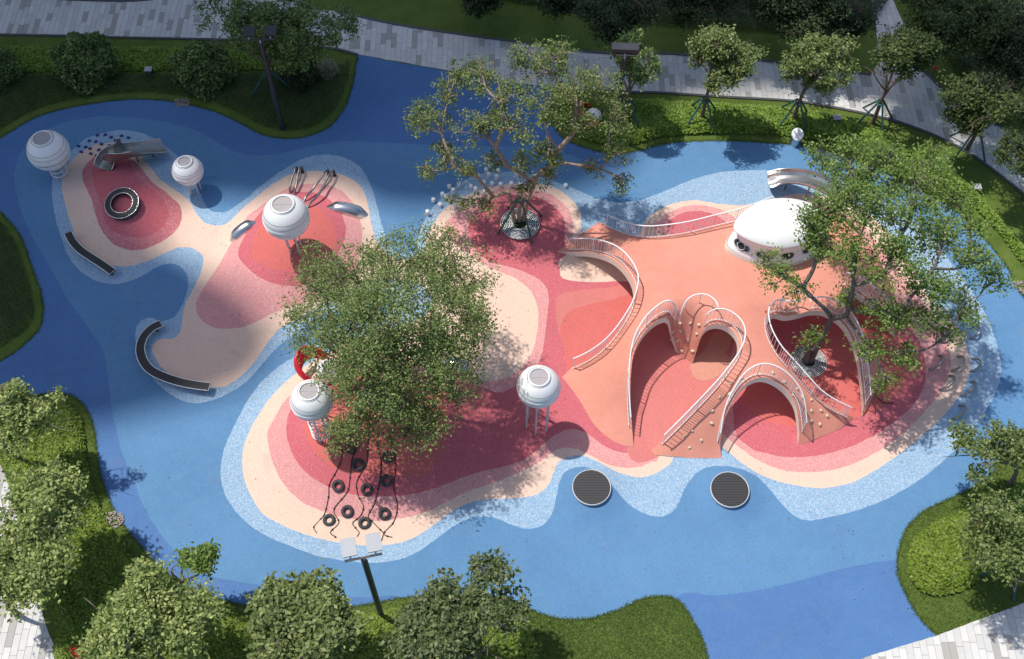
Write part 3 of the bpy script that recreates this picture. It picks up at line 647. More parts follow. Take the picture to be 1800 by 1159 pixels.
for a in (-150, -118, -86, -54, -22, 10, 100, 200):
    a = R(a); c = Vector((math.cos(a)*.905*ax, math.sin(a)*.905*ay, .54)); nrm = Vector((math.cos(a)/ax, math.sin(a)/ay, .30)).normalized()
    q = nrm.to_track_quat('Z', 'Y').to_matrix().to_4x4(); q.translation = egg(c)
    w = MB().torus((0, 0, 0), .34, .03, 24, 6, 1, .6)
    o = w.build('window', M['greywhite'], pav); o.matrix_local = q
    g = MB().lathe([(.001, .012), (.33, .004)], 24, sx=1, sy=.6).build('pane', M['glassdark'], o)
# ------------------------------------------------------------------ stainless slide leaving the deck behind the pavilion
def chute(name, label, cat_, pts, wd, sides, mat, rim=True, leg=()):
    P = cat(pts, False, .16); n = len(P)
    o0 = P[n//2].copy(); r = empty(name, o0, label, cat_)
    def sideh(i):
        t = i/(n-1)*(len(sides)-1); k = min(int(t), len(sides)-2); return sides[k]*(1-(t-k))+sides[k+1]*(t-k)
    secs = []; prof = [-1, -.97, -.85, -.62, -.3, 0, .3, .62, .85, .97, 1]
    for i in range(n):
        h = sideh(i); outer = []; inner = []
        for u in prof:
            z = (abs(u)**3.2)*h if abs(u) < .99 else h
            inner.append((u*wd/2, z)); outer.append((u*(wd/2+.02), z-.02 if abs(u) < .99 else z))
        secs.append(inner+outer[::-1])
    MB().sweep(P, secs[0], sections=secs).build('slide_bed', mat, r, o0)
    if rim:
        for sg in (-1, 1):
            E = []
            for i, p in enumerate(P):
                t = P[min(i+1, n-1)]-P[max(i-1, 0)]; t.z = 0; t.normalize()
                E.append(p+Vector((-t.y, t.x, 0))*sg*(wd/2+.01)+Vector((0, 0, sideh(i))))
            MB().tube(E, .028, 8).build('side_rim', M['steel'], r, o0)
    for f in leg:
        p = P[int(f*(n-1))]; MB().tube([(p.x, p.y, hgt(p.x, p.y)-.05), (p.x, p.y, p.z)], .05, 8).build('support_leg', M['tubesteel'], r, o0)
    return r
chute('steel_slide', 'wide stainless steel slide curving down behind the white pavilion', 'slide',
      [at(1480,356,2.2), at(1455,338,1.75), at(1425,324,1.3), at(1395,318,.85), at(1370,319,.5), at(1351,324,.32)], 1.0, [.5, .5, .48, .46, .42, .36], M['steel'], leg=(.15, .5, .8))
# ------------------------------------------------------------------ ball pods on legs
def pod(label, cpx, bpx, dia, legs=6, ladder=False, legr=.5):
    b = on(*bpx); zc = upright(b, cpx)
    sc = scale_at((b.x, b.y, zc)); Rr = dia/2/sc
    # keep it over its feet, but seen where the photo shows it
    q = at(cpx[0], cpx[1], zc); c = Vector((q.x, q.y, zc)); gz = hgt(c.x, c.y)
    r = empty('ball_pod', (c.x, c.y, gz), label, 'play pod', 'white ball pods'); h = zc-gz
    def band(a0, a1, rr, name, mat, n=10, parent=None):
        pr = [(Rr*rr*math.sin(R(180-(a0+(a1-a0)*k/n))), h+Rr*rr*math.cos(R(180-(a0+(a1-a0)*k/n)))) for k in range(n+1)]
        return MB().lathe(pr, 40).build(name, mat, r if parent is None else parent)
    band(118.5, 152.5, 1.0, 'upper_shell', M['shellwhite'], 10)
    band(117.2, 118.5, .988, 'seam', M['seam'], 2)
    band(106, 117.2, 1.0, 'middle_shell', M['shellwhite'], 5)
    band(104.9, 106, .99, 'seam', M['seam'], 2)
    band(86, 104.9, 1.0, 'waist_shell', M['shellwhite'], 8)
    band(83.5, 86, .98, 'seam', M['seam'], 2)
    band(60, 83.5, .995, 'lower_shell', M['shellwhite'], 8)
    band(18, 60, .985, 'bottom_shell', M['shellwhite'], 8)
    for a in (97, 91, 76):
        rr = Rr*math.sin(R(a)); MB().torus((0, 0, h-Rr*math.cos(R(a))), rr+.002, .011, 40, 6).build('band', M['white'], r)
    ro = Rr*math.sin(R(152.5)); zo = h-Rr*math.cos(R(152.5))
    rim = MB().torus((0, 0, zo+.01), ro, .035, 36, 8).build('opening_rim', M['white'], r)
    MB().torus((0, 0, zo-.035), ro+.07, .014, 36, 6).build('rim_gasket', M['tubesteel'], r)
    MB().lathe([(.001, zo-.02), (ro*.97, zo-.02)], 32).build('skylight', M['acrylic'], r)
    for k in (0,): MB().tube([(-ro*.95, k*ro*.42, zo-.01), (ro*.95, k*ro*.42, zo-.01)], .008, 5).build('skylight_bar', M['greywhite'], r)
    MB().lathe([(.001, h-Rr*.62), (Rr*.76, h-Rr*.62)], 24).build('pod_floor', M['podfloor'], r)
    lr = Rr*legr
    for k in range(legs):
        a = 2*math.pi*(k+.35)/legs; x, y = lr*math.cos(a), lr*math.sin(a)
        MB().tube([(x, y, hgt(c.x+x, c.y+y)-gz-.1), (x, y, h-Rr*math.sqrt(max(.02, 1-legr*legr))+.05)], .042, 8).build('leg', M['greywhite'], r)
    if legs: MB().torus((0, 0, h-Rr*1.0-.02), lr, .03, 28, 6).build('leg_ring', M['white'], r)
    if ladder:
        top = h-Rr*.75; k = 0; z = .25
        while z < top:
            MB().torus((0, 0, z), lr+.05, .026, 28, 6).build('ladder_hoop', M['white'], r); z += .32
    return r
M['seam'] = plain('seam_gasket', (.26, .26, .27), .6)
m, nt, b_ = nodes('clear_acrylic'); b_.inputs['Base Color'].default_value = (.68, .63, .63, 1); b_.inputs['Roughness'].default_value = .12; b_.inputs['Alpha'].default_value = .55; M['acrylic'] = m
M['podfloor'] = plain('pod_floor_pad', (.50, .38, .36), .8)
pod('white ball pod on a ladder tower at the far left edge', (85,265), (112,306), 72, 6, True, .36)
pod('smallest white ball pod, low over the blue beside the steel slide', (330,300), (347,336), 54, 5, False, .4)
pod('white ball pod on top of the coral mound between two steel tunnels', (503,382), (516,436), 82, 5, False, .32)
pod('white ball pod on a hooped ladder, half under the big tree', (548,704), (562,764), 75, 6, True, .42)
pod('white ball pod on six grey legs left of the orange deck', (947,680), (942,746), 77, 6, False, .56)

M['slidesteel'] = plain('dark_reflection_slide_steel', (.36, .35, .335), .32, metal=.9, var=.12, scale=2.5)  # darker steel: dark reflections of the surroundings put into the colour
# ------------------------------------------------------------------ slide, ring bench, curved benches
gz = lambda px, py, d: on(px, py)+Vector((0, 0, d))
chute('steel_slide', 'steel slide with tall hooded sides on the ring bench mound', 'slide',
      [gz(184,301,.10), gz(197,288,.22), at(214,277,1.40), at(238,272,1.02), at(266,266,.58), at(291,262,.30)], 1.05, [.22, .75, .95, .52, .34, .30], M['slidesteel'], leg=(.62, .85))
def ringseat():
    c = on(217, 361); r = empty('ring_bench', c, 'round black ring bench with steel edges on the left mound', 'bench')
    r.rotation_euler = Vector((-(hgt(c.x+.6, c.y)-hgt(c.x-.6, c.y))/1.2, -(hgt(c.x, c.y+.6)-hgt(c.x, c.y-.6))/1.2, 1)).normalized().to_track_quat('Z', 'Y').to_euler()
    Ro, Ri, H = .87, .57, .26
    MB().lathe([(Ri+.02, .02), (Ri+.02, H-.03), (Ro-.02, H-.03), (Ro-.02, -.25), (Ro-.05, -.3)], 48).build('seat_base', M['dark'], r)
    MB().torus((0, 0, H), Ro, .022, 48, 6).build('steel_edge', M['steel'], r); MB().torus((0, 0, H), Ri, .022, 48, 6).build('steel_edge', M['steel'], r)
    N = 84
    mb = MB()
    w = .047
    mb.box(((Ri+Ro)/2, 0, H), (Ro-Ri-.04, w, .03)); me = mb.mesh('seat_slat'); me.materials.append(M['slat'])
    for k in range(N):
        o = bpy.data.objects.new('seat_slat', me); COL.objects.link(o); o.parent = r; o.rotation_euler = (0, 0, 2*math.pi*k/N)
ringseat()
def bench(label, pxs, wd):
    P = cat([on(*p) for p in pxs], False, .085); c0 = P[len(P)//2].copy(); H = .44
    r = empty('curved_bench', c0, label, 'bench', 'curved black benches')
    MB().sweep([p+Vector((0, 0, H-.09)) for p in P], [(-wd/2+.02, 0), (wd/2-.02, 0), (wd/2-.02, .06), (-wd/2+.02, .06)][::-1]).build('seat_frame', M['dark'], r, c0)
    E = [[], []]; me = MB().box((0, 0, 0), (.066, wd-.05, .03)).mesh('seat_slat'); me.materials.append(M['slat'])
    for i, p in enumerate(P):
        t = P[min(i+1, len(P)-1)]-P[max(i-1, 0)]; t.z = 0; t.normalize(); s_ = Vector((-t.y, t.x, 0))
        for k, sg in enumerate((-1, 1)): E[k].append(p+s_*sg*wd/2+Vector((0, 0, H)))
        o = bpy.data.objects.new('seat_slat', me); COL.objects.link(o); o.parent = r
        o.location = p-c0+Vector((0, 0, H)); o.rotation_euler = (0, 0, math.atan2(t.y, t.x))
    MB().tube(E[0]+E[1][::-1], .018, 6, closed=True).build('steel_edge', M['white'], r, c0)
    for f in np.linspace(.06, .94, max(3, int(len(P)*.085/1.1))):
        p = P[int(f*(len(P)-1))]; MB().box(p+Vector((0, 0, H/2-.08)), (.10, .10, H-.05)).build('leg', M['dark'], r, c0)
bench('shorter curved black bench on the left edge of the left mound', [(124,418),(133,434),(147,449),(163,460),(180,471),(203,487)], .40)
bench('long hook shaped black bench wrapping the lower cream lobe', [(287,577),(270,586),(256,602),(251,622),(256,642),(270,659),(294,671),(322,680),(348,685),(372,688)], .42)

# ------------------------------------------------------------------ small white stumps, navy studs
st_me = MB().lathe([(.10, -.05), (.105, .0), (.105, .97), (.095, 1.0), (.001, 1.0)], 14).mesh('white_stump'); st_me.materials.append(M['stump'])
ORD = 'first second third fourth fifth sixth seventh eighth ninth tenth eleventh twelfth thirteenth fourteenth fifteenth sixteenth seventeenth eighteenth nineteenth twentieth twenty-first twenty-second twenty-third twenty-fourth twenty-fifth twenty-sixth twenty-seventh twenty-eighth twenty-ninth thirtieth thirty-first thirty-second thirty-third'.split()
stumps = [(752,374),(762,351),(774,359),(778,342),(791,352),(785,347),(790,327),(797,337),(812,349),(807,325),(828,327),(836,334),(850,339),(850,319),(850,325),(859,308),(855,299),(861,290),(840,311),(873,312),(876,299),(865,322),(880,324),(908,308),(919,301),(912,290),(925,312),(944,310),(994,325),(899,325),(915,325),(830,359),(800,361)]
stumps.sort()
for k, p in enumerate(stumps):
    b = on(p[0], p[1]+4); o = link('white_stump', st_me); o.location = b; o.scale = (1, 1, random.uniform(.22, .42))
    far = p == (994,325)
    tag(o, 'lone white stump on the right, apart from the others' if far else ('white stump nearest the ball pod mound, leftmost of the row' if k == 0 else 'small white stepping stump round the open tree, %s from the left' % ORD[k]), 'stump', 'white stumps round the tree mound')
sm = MB().box((0, 0, .03), (.17, .12, .10)).mesh('navy_stud'); sm.materials.append(M['stud'])
for k, (x, y) in enumerate(sorted([(740,105),(818,100),(875,125),(980,110),(1045,130),(660,160),(725,168),(920,153),(780,193),(858,207),(1075,190),(990,200),(553,213),(625,222),(668,237),(755,250),(580,270),(675,288),(735,308),(820,272)])):
    b = on(40+x/5.625, 220+y/5.625); o = link('navy_stud', sm); o.location = b; o.rotation_euler = (0, 0, random.uniform(-.5, .5))
    tag(o, 'small navy climbing stud behind the steel slide, %s from the left' % ORD[k], 'stud', 'navy studs behind the slide')

# ------------------------------------------------------------------ bent climbing bars and tunnels on the middle mound
for lab, a, b, w in (('first bent steel climbing bar from the left on the coral mound', (523,303), (510,341), .05), ('second bent steel climbing bar from the left on the coral mound', (532,303), (518,343), -.04),
               ('third bent steel climbing bar from the left on the coral mound', (578,308), (534,355), .06), ('rightmost bent steel climbing bar on the coral mound', (588,309), (540,366), -.05)):
    A, B = on(*a), on(*b); pts = [A+Vector((0, 0, -.1)), A+Vector((0, 0, .38))]
    for k in range(1, 9):
        t = k/8; q = A.lerp(B, t); s_ = math.sin(t*math.pi*2)*w; q.x += s_*.6
        q.z = hgt(q.x, q.y)+.42*(1-t)+.26*(1-abs(2*t-1)*.3)*(1 if t < .95 else 0)
        pts.append(q)
    P = cat(pts, False, .1); r = empty('climbing_bar', A, lab, 'climbing bar', 'bent climbing bars')
    MB().tube(P, .062, 10).build('tube', M['tubesteel'], r, A)
    MB().lathe([(.10, -.02), (.10, .07), (.07, .09), (.07, .42)], 14).build('foot_socket', M['dark'], r)
def tunnel(label, a, b, rad, off):
    A, B = on(*a), on(*b); c0 = (A+B)/2; c0.z = hgt(c0.x, c0.y)
    r = empty('steel_tunnel', c0, label, 'tunnel', 'steel tunnels in the coral mound')
    P = [A.lerp(B, t) for t in np.linspace(-.12, 1.12, 22)]
    P = [p+Vector((0, 0, -off+.25*math.sin(math.pi*min(1, max(0, i/21))))) for i, p in enumerate(P)]
    rr = [rad*min(1, .35+2.6*min(i, 21-i)/21) for i in range(22)]
    MB().tube(P, rr, 22).build('tube_shell', M['steel'], r, c0)
tunnel('stainless steel tunnel end on the left flank of the coral mound', (410,420), (446,393), .36, .18)
tunnel('stainless steel tunnel end on the right flank of the coral mound', (580,365), (641,378), .42, .20)
tunnel('stainless steel tunnel end showing below the big tree canopy', (780,640), (828,652), .42, .12)

# ------------------------------------------------------------------ trampolines
def trampoline(label, px):
    c = on(*px); r = empty('trampoline', c+Vector((0, 0, .03)), label, 'trampoline', 'round black trampolines')
    MB().lathe([(.865, -.10), (.865, .012), (.835, .022), (.825, -.02)], 44).build('rim', M['greywhite'], r)
    MB().lathe([(.001, -.035), (.83, -.035)], 40).build('mat_base', M['dark'], r)
    y = -.78
    while y < .80:
        h_ = math.sqrt(max(0, .815**2-(y+.03)**2)); MB().box((0, y+.03, -.012), (2*h_-.02, .062, .03)).build('mat_slat', M['slat'], r); y += .078
trampoline('left of the two round black trampolines in the blue bay', (1040,857)); trampoline('right of the two round black trampolines below the orange deck', (1283,861))

# ------------------------------------------------------------------ tyres and ropes on the tyre slope
ty = MB(); prof = []
for k in range(17):
    a = 2*math.pi*k/16; prof.append((.20+.075*math.cos(a)*1.0, .085+.085*math.copysign(abs(math.sin(a))**.6, math.sin(a))))
ty.lathe(prof, 30)
for k in range(22):
    a = 2*math.pi*k/22; ty.box((.273*math.cos(a), .273*math.sin(a), .085), (.018, .035, .11), Matrix.Rotation(a, 3, 'Z'))
ty_me = ty.mesh('tyre'); ty_me.materials.append(M['tyre'])
for (p, lab) in [((617,787), 'topmost black tyre, just under the tree canopy'), ((629,817), 'black tyre second from the top on the left of the slope'), ((682,803), 'upper right black tyre beside the tree shadow'),
                 ((595,854), 'leftmost black tyre in the middle row'), ((645,860), 'middle black tyre of the middle row'), ((679,845), 'right hand black tyre of the middle row, in shadow'),
                 ((611,899), 'upper left black tyre of the bottom group'), ((579,915), 'bottom left black tyre on the cream band'), ((641,920), 'lowest black tyre, right behind the floodlight boxes'), ((676,903), 'bottom right black tyre on the edge of the pink band')]:
    b = on(*p); n = Vector((-(hgt(b.x+.1, b.y)-hgt(b.x-.1, b.y))/.2, -(hgt(b.x, b.y+.1)-hgt(b.x, b.y-.1))/.2, 1)).normalized()
    o = link('tyre', ty_me); o.location = b-n*.02; o.rotation_euler = (n.to_track_quat('Z', 'Y')).to_euler(); tag(o, lab, 'tyre', 'tyres laid on the red slope')
rz = lambda x, y: (550+x/5.794, 760+y/5.794)
for lab, pts in (('leftmost knotted black climbing rope', [(235,40),(240,100),(290,160),(290,280),(240,400),(170,530),(160,660),(120,830),(60,910),(10,970),(40,1030)]),
            ('second knotted black rope from the left', [(470,30),(440,180),(400,270),(380,450),(350,610),(215,790),(265,920),(180,1020),(230,1070)]),
            ('third knotted black rope from the left', [(565,20),(560,180),(545,330),(450,500),(460,640),(515,760),(480,860),(405,930),(470,1020),(450,1065)]),
            ('knotted black rope with a kink below the lowest tyre', [(665,20),(670,180),(695,300),(680,500),(630,720),(565,850),(600,905),(720,1030),(740,1055),(808,1072)]),
            ('rightmost knotted black rope in the tree shadow', [(770,20),(830,200),(845,350),(825,560),(860,760),(820,920),(730,1020),(700,1100),(660,1115)])):
    P = [on(*rz(q.x, q.y), .03) for q in cat([Vector(p) for p in pts], False, 14)]; r = empty('climbing_rope', P[0], lab, 'rope', 'knotted ropes on the tyre slope')
    MB().tube(P, .019, 6).build('rope_cord', M['rope'], r, P[0])
    for i in range(6, len(P), 9): MB().lathe([(.001, -.035), (.04, -.02), (.045, .01), (.025, .035), (.001, .04)], 8, P[i]-P[0]).build('knot', M['rope'], r)
rp2 = [on(q.x, q.y, .03) for q in cat([Vector(p) for p in [(1548,650),(1537,672),(1539,692),(1546,703),(1556,709),(1571,708)]], False, 6)]
tag(MB().tube(rp2, .022, 6).build('ground_rope', M['rope']), 'short black rope lying at the foot of the tree well rib', 'rope')

# ------------------------------------------------------------------ steel hoops at the right end
for lab, a, b in [('steel hoop on the red band under the branch tips', (1633,650), (1649,626)), ('steel hoop in the middle of the cream band', (1672,653), (1683,627)), ('rightmost steel hoop, on the pale blue band', (1706,653), (1708,631)),
             ('steel hoop across the red and cream border', (1650,686), (1668,661)), ('steel hoop across the cream and blue border', (1688,696), (1705,672)), ('lowest steel hoop, in the leaf shadow on the blue band', (1674,737), (1685,713)),
             ('steel hoop on the cream band half hidden by leaves', (1682,606), (1683,583)), ('steel hoop on the red band behind the branch', (1650,602), (1652,578)), ('steel hoop on the blue band behind the leaves', (1704,596), (1708,574)), ('topmost steel hoop on the cream edge under the tree', (1640,548), (1664,556))]:
    A, B = on(*a), on(*b); c = (A+B)/2; d = (B-A)/2; hh = .42
    pts = [c+d*math.cos(math.pi*k/16)*-1+Vector((.30*math.sin(math.pi*k/16), -.12*math.sin(math.pi*k/16), hh*math.sin(math.pi*k/16)-.02)) for k in range(17)]
    tag(MB().tube(pts, .058, 10).build('steel_hoop', M['tubesteel'], None), lab, 'hoop', 'steel hoops at the right end')

# ------------------------------------------------------------------ tree grates
def grate(label, px, rad, pz=.02):
    c = on(*px, pz); r = empty('tree_grate', c, label, 'tree grate', 'round tree grates')
    MB().lathe([(.001, -.008), (rad, -.008)], 32).build('pit', M['soil'], r)
    n = 8
    for k in range(n):
        MB().torus((0, 0, .02), rad*(.38+.62*k/(n-1)), .017, 44, 5).build('grate_ring', M['white'], r)
    for k in range(16):
        a = 2*math.pi*k/16; MB().tube([(rad*.38*math.cos(a), rad*.38*math.sin(a), .012), (rad*math.cos(a), rad*math.sin(a), .012)], .010, 5).build('grate_spoke', M['white'], r)
grate('white ring grate round the open tree on the coral mound', (914,394), .98); grate('white ring grate in the tree well of the orange deck', (1421,636), .86); grate('large white ring grate under the dense middle tree', (664,709), 1.06)

# ------------------------------------------------------------------ floodlights
def flood(label, bpx, tpx, heads, mat_box, bw, tilt, az, dep=1.25):
    b = on(*bpx); H = upright(b, tpx)-b.z
    q = at(tpx[0], tpx[1], b.z+H); r = empty('floodlight_post', b, label, 'floodlight', 'floodlight posts')
    lean = Vector((q.x-b.x, q.y-b.y, 0))
    if lean.length > .5: lean *= .5/lean.length
    top = lean+Vector((0, 0, H))
    MB().tube([(0, 0, -.1), top], .13, 4).build('post', M['dark'], r)
    MB().tube([(0, 0, -.1), (0, 0, .06)], .2, 12).build('base_plate', M['dark'], r)
    ca, sa = math.cos(az), math.sin(az); t_ = top+Vector((0, 0, .22))
    MB().tube([top, t_], .05, 8).build('neck', M['grey'], r)
    sp = bw*1.7
    MB().box(t_, (sp*1.5 if heads > 1 else bw*.7, .07, .07), Matrix.Rotation(az, 3, 'Z')).build('crossbar', M['dark'], r)
    for k in range(heads):
        o_ = (k-(heads-1)/2)*sp; c = t_+Vector((ca*o_, sa*o_, .0))
        m3 = (Matrix.Rotation(az, 3, 'Z') @ Matrix.Rotation(tilt, 3, 'X'))
        hd = MB().box(c+m3 @ Vector((0, bw*dep*.64, .16)), (bw, bw*dep, .13 if heads > 1 else .3), m3).build('lamp_head', mat_box, r)
        MB().box(c+m3 @ Vector((0, bw*dep*.64, .085 if heads > 1 else 0)), (bw*.9, bw*dep*.92, .03), m3).build('lamp_glass', M['glassdark'], hd)
        MB().tube([c, c+m3 @ Vector((0, bw*.3, .1))], .035, 6).build('lamp_bracket', M['grey'], r)
flood('tall dark floodlight post with two grey lamp boxes at the bottom edge', (671,1085), (640,984), 2, M['grey'], .55, R(10), R(12))
flood('dark floodlight post with two boxes among the trees at the upper left', (498,226), (458,76), 2, M['dark'], .62, R(-10), R(4))
flood('dark floodlight post with one wide box beside the open tree', (1078,243), (1098,104), 1, M['dark'], 1.35, R(-8), R(-3), .42)

# ------------------------------------------------------------------ small park fittings
def drum():
    b = on(1397, 252); r = empty('drum_bollard', b, 'steel drum bollard with a white slanted top at the hedge edge', 'bollard')
    n = 28; rad = .31; V = []; F = []
    for k in range(n):
        a = 2*math.pi*k/n; x, y = rad*math.cos(a), rad*math.sin(a); V += [(x, y, -.05), (x, y, .72+y*.45)]
    for k in range(n): j = (k+1) % n; F.append((2*k, 2*j, 2*j+1, 2*k+1))
    link('drum', setmesh('drum', V, F, True), r, M['steel'])
    V2 = [(x*1.04, y*1.04, .735+y*.45) for k in range(n) for x, y in [(rad*math.cos(2*math.pi*k/n), rad*math.sin(2*math.pi*k/n))]]
    link('top_disc', setmesh('top_disc', V2+[(x, y, z-.03) for x, y, z in V2], [tuple(range(n))]+[(k, n+k, n+(k+1) % n, (k+1) % n) for k in range(n)]), r, M['white'])
drum()
for p, lab in (((265,134), 'small square grey speaker box in the shaded hedge'), ((1467,219), 'small dark lamp box on the bright hedge strip'), ((1712,340), 'small dark lamp box in the right hand hedge')):
    b = on(*p); r = empty('garden_box', b, lab, 'speaker'); s_ = Vector((0, 0, 0))
    MB().box((0, 0, .30), (.36, .32, .50)).build('cabinet', M['dark'], r); MB().box((0, 0, .56), (.40, .36, .035)).build('lid', M['grey'], r); MB().box((0, -.165, .3), (.28, .015, .36)).build('front_grille', M['tubesteel'], r)
# gravel drains at the edge of the surfacing
gr = MB().box((0, 0, 0), (.06, .05, .04)).mesh('pebble')
def drain(label, px, rad, n):
    b = on(*px); mb = MB()
    for k in range(n):
        a, d = random.uniform(0, 6.28), rad*math.sqrt(random.random())
        mb.box((d*math.cos(a)*1.2, d*math.sin(a), random.uniform(.02, .06)), (random.uniform(.04, .09), random.uniform(.04, .08), .05), Matrix.Rotation(random.uniform(0, 3), 3, 'Z'))
    o = mb.build('pebbles', M['pebble'], None); o.location = b; tag(o, label, 'pebbles', kind='stuff')
M['pebble'] = plain('drain_pebbles', (.30, .25, .23), .8, var=.5, scale=9)
drain('patch of grey pebbles at the left lawn edge', (198,915), .42, 110); drain('patch of grey pebbles at the upper left hedge edge', (320,181), .35, 80); drain('patch of pebbles at the right hedge edge', (1796,505), .4, 80)

# ------------------------------------------------------------------ red and white figures half hidden by the trees
def redwhite(label, wpx, rpx, zw, rw, rr, az):
    b = on(wpx[0], wpx[1]+8); r = empty('play_sculpture', b, label, 'sculpture')
    MB().lathe([(.001, zw-rw), (rw*.5, zw-rw*.87), (rw*.87, zw-rw*.5), (rw, zw), (rw*.87, zw+rw*.5), (rw*.5, zw+rw*.87), (.001, zw+rw)], 28).build('white_ball', M['shellwhite'], r)
    MB().tube([(0, 0, -.1), (0, 0, zw-rw*.8)], rw*.45, 16).build('foot', M['greywhite'], r)
    q = on(*rpx)-b
    V = []; F = []; n, m_ = 16, 7
    for i in range(n+1):
        a = az+R(-115+230*i/n)
        for j in range(m_+1):
            t = j/m_; e = rr*(.72+.28*math.sin(t*math.pi*.9)); w_ = .2+.75*math.sin(math.pi*i/n)**.6
            V.append((q.x+e*math.cos(a), q.y+e*math.sin(a), .02+t*1.25*w_))
    for i in range(n):
        for j in range(m_): F.append((i*(m_+1)+j, (i+1)*(m_+1)+j, (i+1)*(m_+1)+j+1, i*(m_+1)+j+1))
    o = link('red_shell', setmesh('red_shell', V, F, True), r, M['red']); md = o.modifiers.new('thick', 'SOLIDIFY'); md.thickness = .07
redwhite('white ball with a red curved shell under the left side of the big tree', (580,655), (554,655), .55, .58, .86, R(150))
redwhite('white ball with a red curved shell behind the open tree by the path', (1042,210), (1040,214), .62, .45, .86, R(200))
# ------------------------------------------------------------------ vegetation
def leaves(C, size, up=.55, asp=.55, seed=0, fold=.25):
    """C: (n,3) leaf positions -> (n,4,3) leaf blades, mostly facing the sky"""
    g = np.random.default_rng(seed); n = len(C)
    nrm = g.normal(size=(n, 3)); nrm[:, 2] = np.abs(nrm[:, 2])+up*1.6; nrm /= np.linalg.norm(nrm, axis=1)[:, None]
    t = g.normal(size=(n, 3)); t -= nrm*(t*nrm).sum(1)[:, None]; t /= np.linalg.norm(t, axis=1)[:, None]
    s = np.cross(nrm, t); L_ = size*g.uniform(.65, 1.3, (n, 1))
    a = C-t*L_*.5; b = C+s*L_*asp*.5-nrm*L_*fold*.15; c = C+t*L_*.5-nrm*L_*fold*.3; d = C-s*L_*asp*.5-nrm*L_*fold*.15
    return np.stack([a, b, c, d], 1)
TREES = 0
def tree(name, label, bpx, cpx, zc, rx, ry, rz_, leaf, bark, nclump, per, lsize, crad, limbs=7, trunk_r=.13, fork=.42, group=None, seed=None, bz=None, hollow=.35, stems=1, cat_='tree', flat=.6, open_=2.0):
    global TREES; TREES += 1
    g = np.random.default_rng(seed or TREES*17+3); rl = random.Random(TREES)
    b = bz if bz is not None else on(*bpx); q = at(cpx[0], cpx[1], zc); c = Vector((q.x-b.x, q.y-b.y, zc-b.z))
    r = empty(name, b, label, cat_, group)
    # limbs
    nodes_ = []; mb = MB()
    for st in range(stems):
        off = Vector((rl.uniform(-.12, .12), rl.uniform(-.12, .12), 0))*(stems > 1)
        tt = Vector((c.x*fork*.55, c.y*fork*.55, (c.z-rz_*.5)*fork*1.5 if c.z > rz_ else c.z*fork)) + off*3
        tp = cat([Vector((off.x, off.y, -.15)), Vector((off.x+tt.x*.25+rl.uniform(-.06, .06), off.y+tt.y*.25, tt.z*.5)), tt], False, .3)
        mb.tube(tp, [trunk_r*(1.25-.5*i/(len(tp)-1)) if i else trunk_r*1.5 for i in range(len(tp))], 10)
        for k in range(limbs):
            a = 2*math.pi*(k+rl.uniform(-.3, .3))/limbs+st; el = rl.uniform(-.25, .9)
            tgt = c+Vector((rx*.8*math.cos(a)*math.cos(el), ry*.8*math.sin(a)*math.cos(el), rz_*.75*math.sin(el)))
            s0 = tp[-1] if rl.random() < .6 else tp[int(len(tp)*.8)]
            mid = s0.lerp(tgt, .45)+Vector((rl.uniform(-.3, .3), rl.uniform(-.3, .3), .25+.12*(tgt-s0).length*rl.random()))
            lp = cat([s0, mid, tgt], False, .35); nl = len(lp)
            mb.tube(lp, [trunk_r*(.55*(1-i/nl)**1.1+.06) for i in range(nl)], 7)
            for i in range(int(nl*.3), nl): nodes_.append((lp[i], i/nl))
            for u in range(3):
                i0 = int(nl*rl.uniform(.35, .85)); p0 = lp[i0]
                d = Vector((rl.gauss(0, 1), rl.gauss(0, 1), rl.gauss(.3, .6))).normalized()*rl.uniform(.25, .5)*min(rx, ry)
                e = p0+d; e2 = e-c
                k_ = math.sqrt((e2.x/rx)**2+(e2.y/ry)**2+(e2.z/rz_)**2)
                if k_ > .95: e = c+e2*(.95/k_)
                sp_ = cat([p0, p0.lerp(e, .5)+Vector((0, 0, .1)), e], False, .35)
                mb.tube(sp_, [trunk_r*(.26*(1-i/len(sp_))+.05) for i in range(len(sp_))], 5)
                nodes_ += [(x, .8) for x in sp_[1:]]
    NA = np.array([tuple(n_[0]) for n_ in nodes_])
    # the crown is a handful of uneven lobes, each full of leaf clumps, with gaps between them
    nl = max(5, int(5+rx*3.2)); lu = g.normal(size=(nl, 3)); lu /= np.linalg.norm(lu, axis=1)[:, None]
    lc = lu*(g.uniform(.25, .78, (nl, 1)))*np.array([rx, ry, rz_])+np.array(c); lr_ = g.uniform(.26, .50, nl)*min(rx, ry)
    pk = g.choice(nl, nclump, p=lr_**2/(lr_**2).sum()); u = g.normal(size=(nclump, 3)); u /= np.linalg.norm(u, axis=1)[:, None]
    P = lc[pk]+u*(g.uniform(.1, 1.1, (nclump, 1))**.45)*lr_[pk][:, None]*np.array([1, 1, .75])
    P = P[P[:, 2] > .35]
    d2 = ((P[:, None, :]-NA[None])**2).sum(-1); near = NA[d2.argmin(1)]
    P = np.where((np.sqrt(d2.min(1)) > .9*crad*3)[:, None], near+(P-near)*.75, P)
    for p, n0 in zip(P[::2], near[::2]):
        if np.linalg.norm(p-n0) > .15: mb.tube([n0, (Vector(n0)+Vector(p))/2+Vector((0, 0, .05)), p], [trunk_r*.09+.006, trunk_r*.06+.005, .005], 4, cap=False)
    mb.build('trunk', bark, r)
    cs = g.uniform(.6, 1.25, len(P)); k = np.repeat(np.arange(len(P)), np.maximum(3, (per*cs**2).astype(int)))
    off = g.normal(size=(len(k), 3))*np.array([1, 1, flat]); off *= (crad*cs[k]*.62)[:, None]
    C = P[k]+off
    C[:, 2] = np.maximum(C[:, 2], .12)
    o = link('crown', quadmesh('crown', leaves(C, lsize, seed=TREES)), r, leaf)
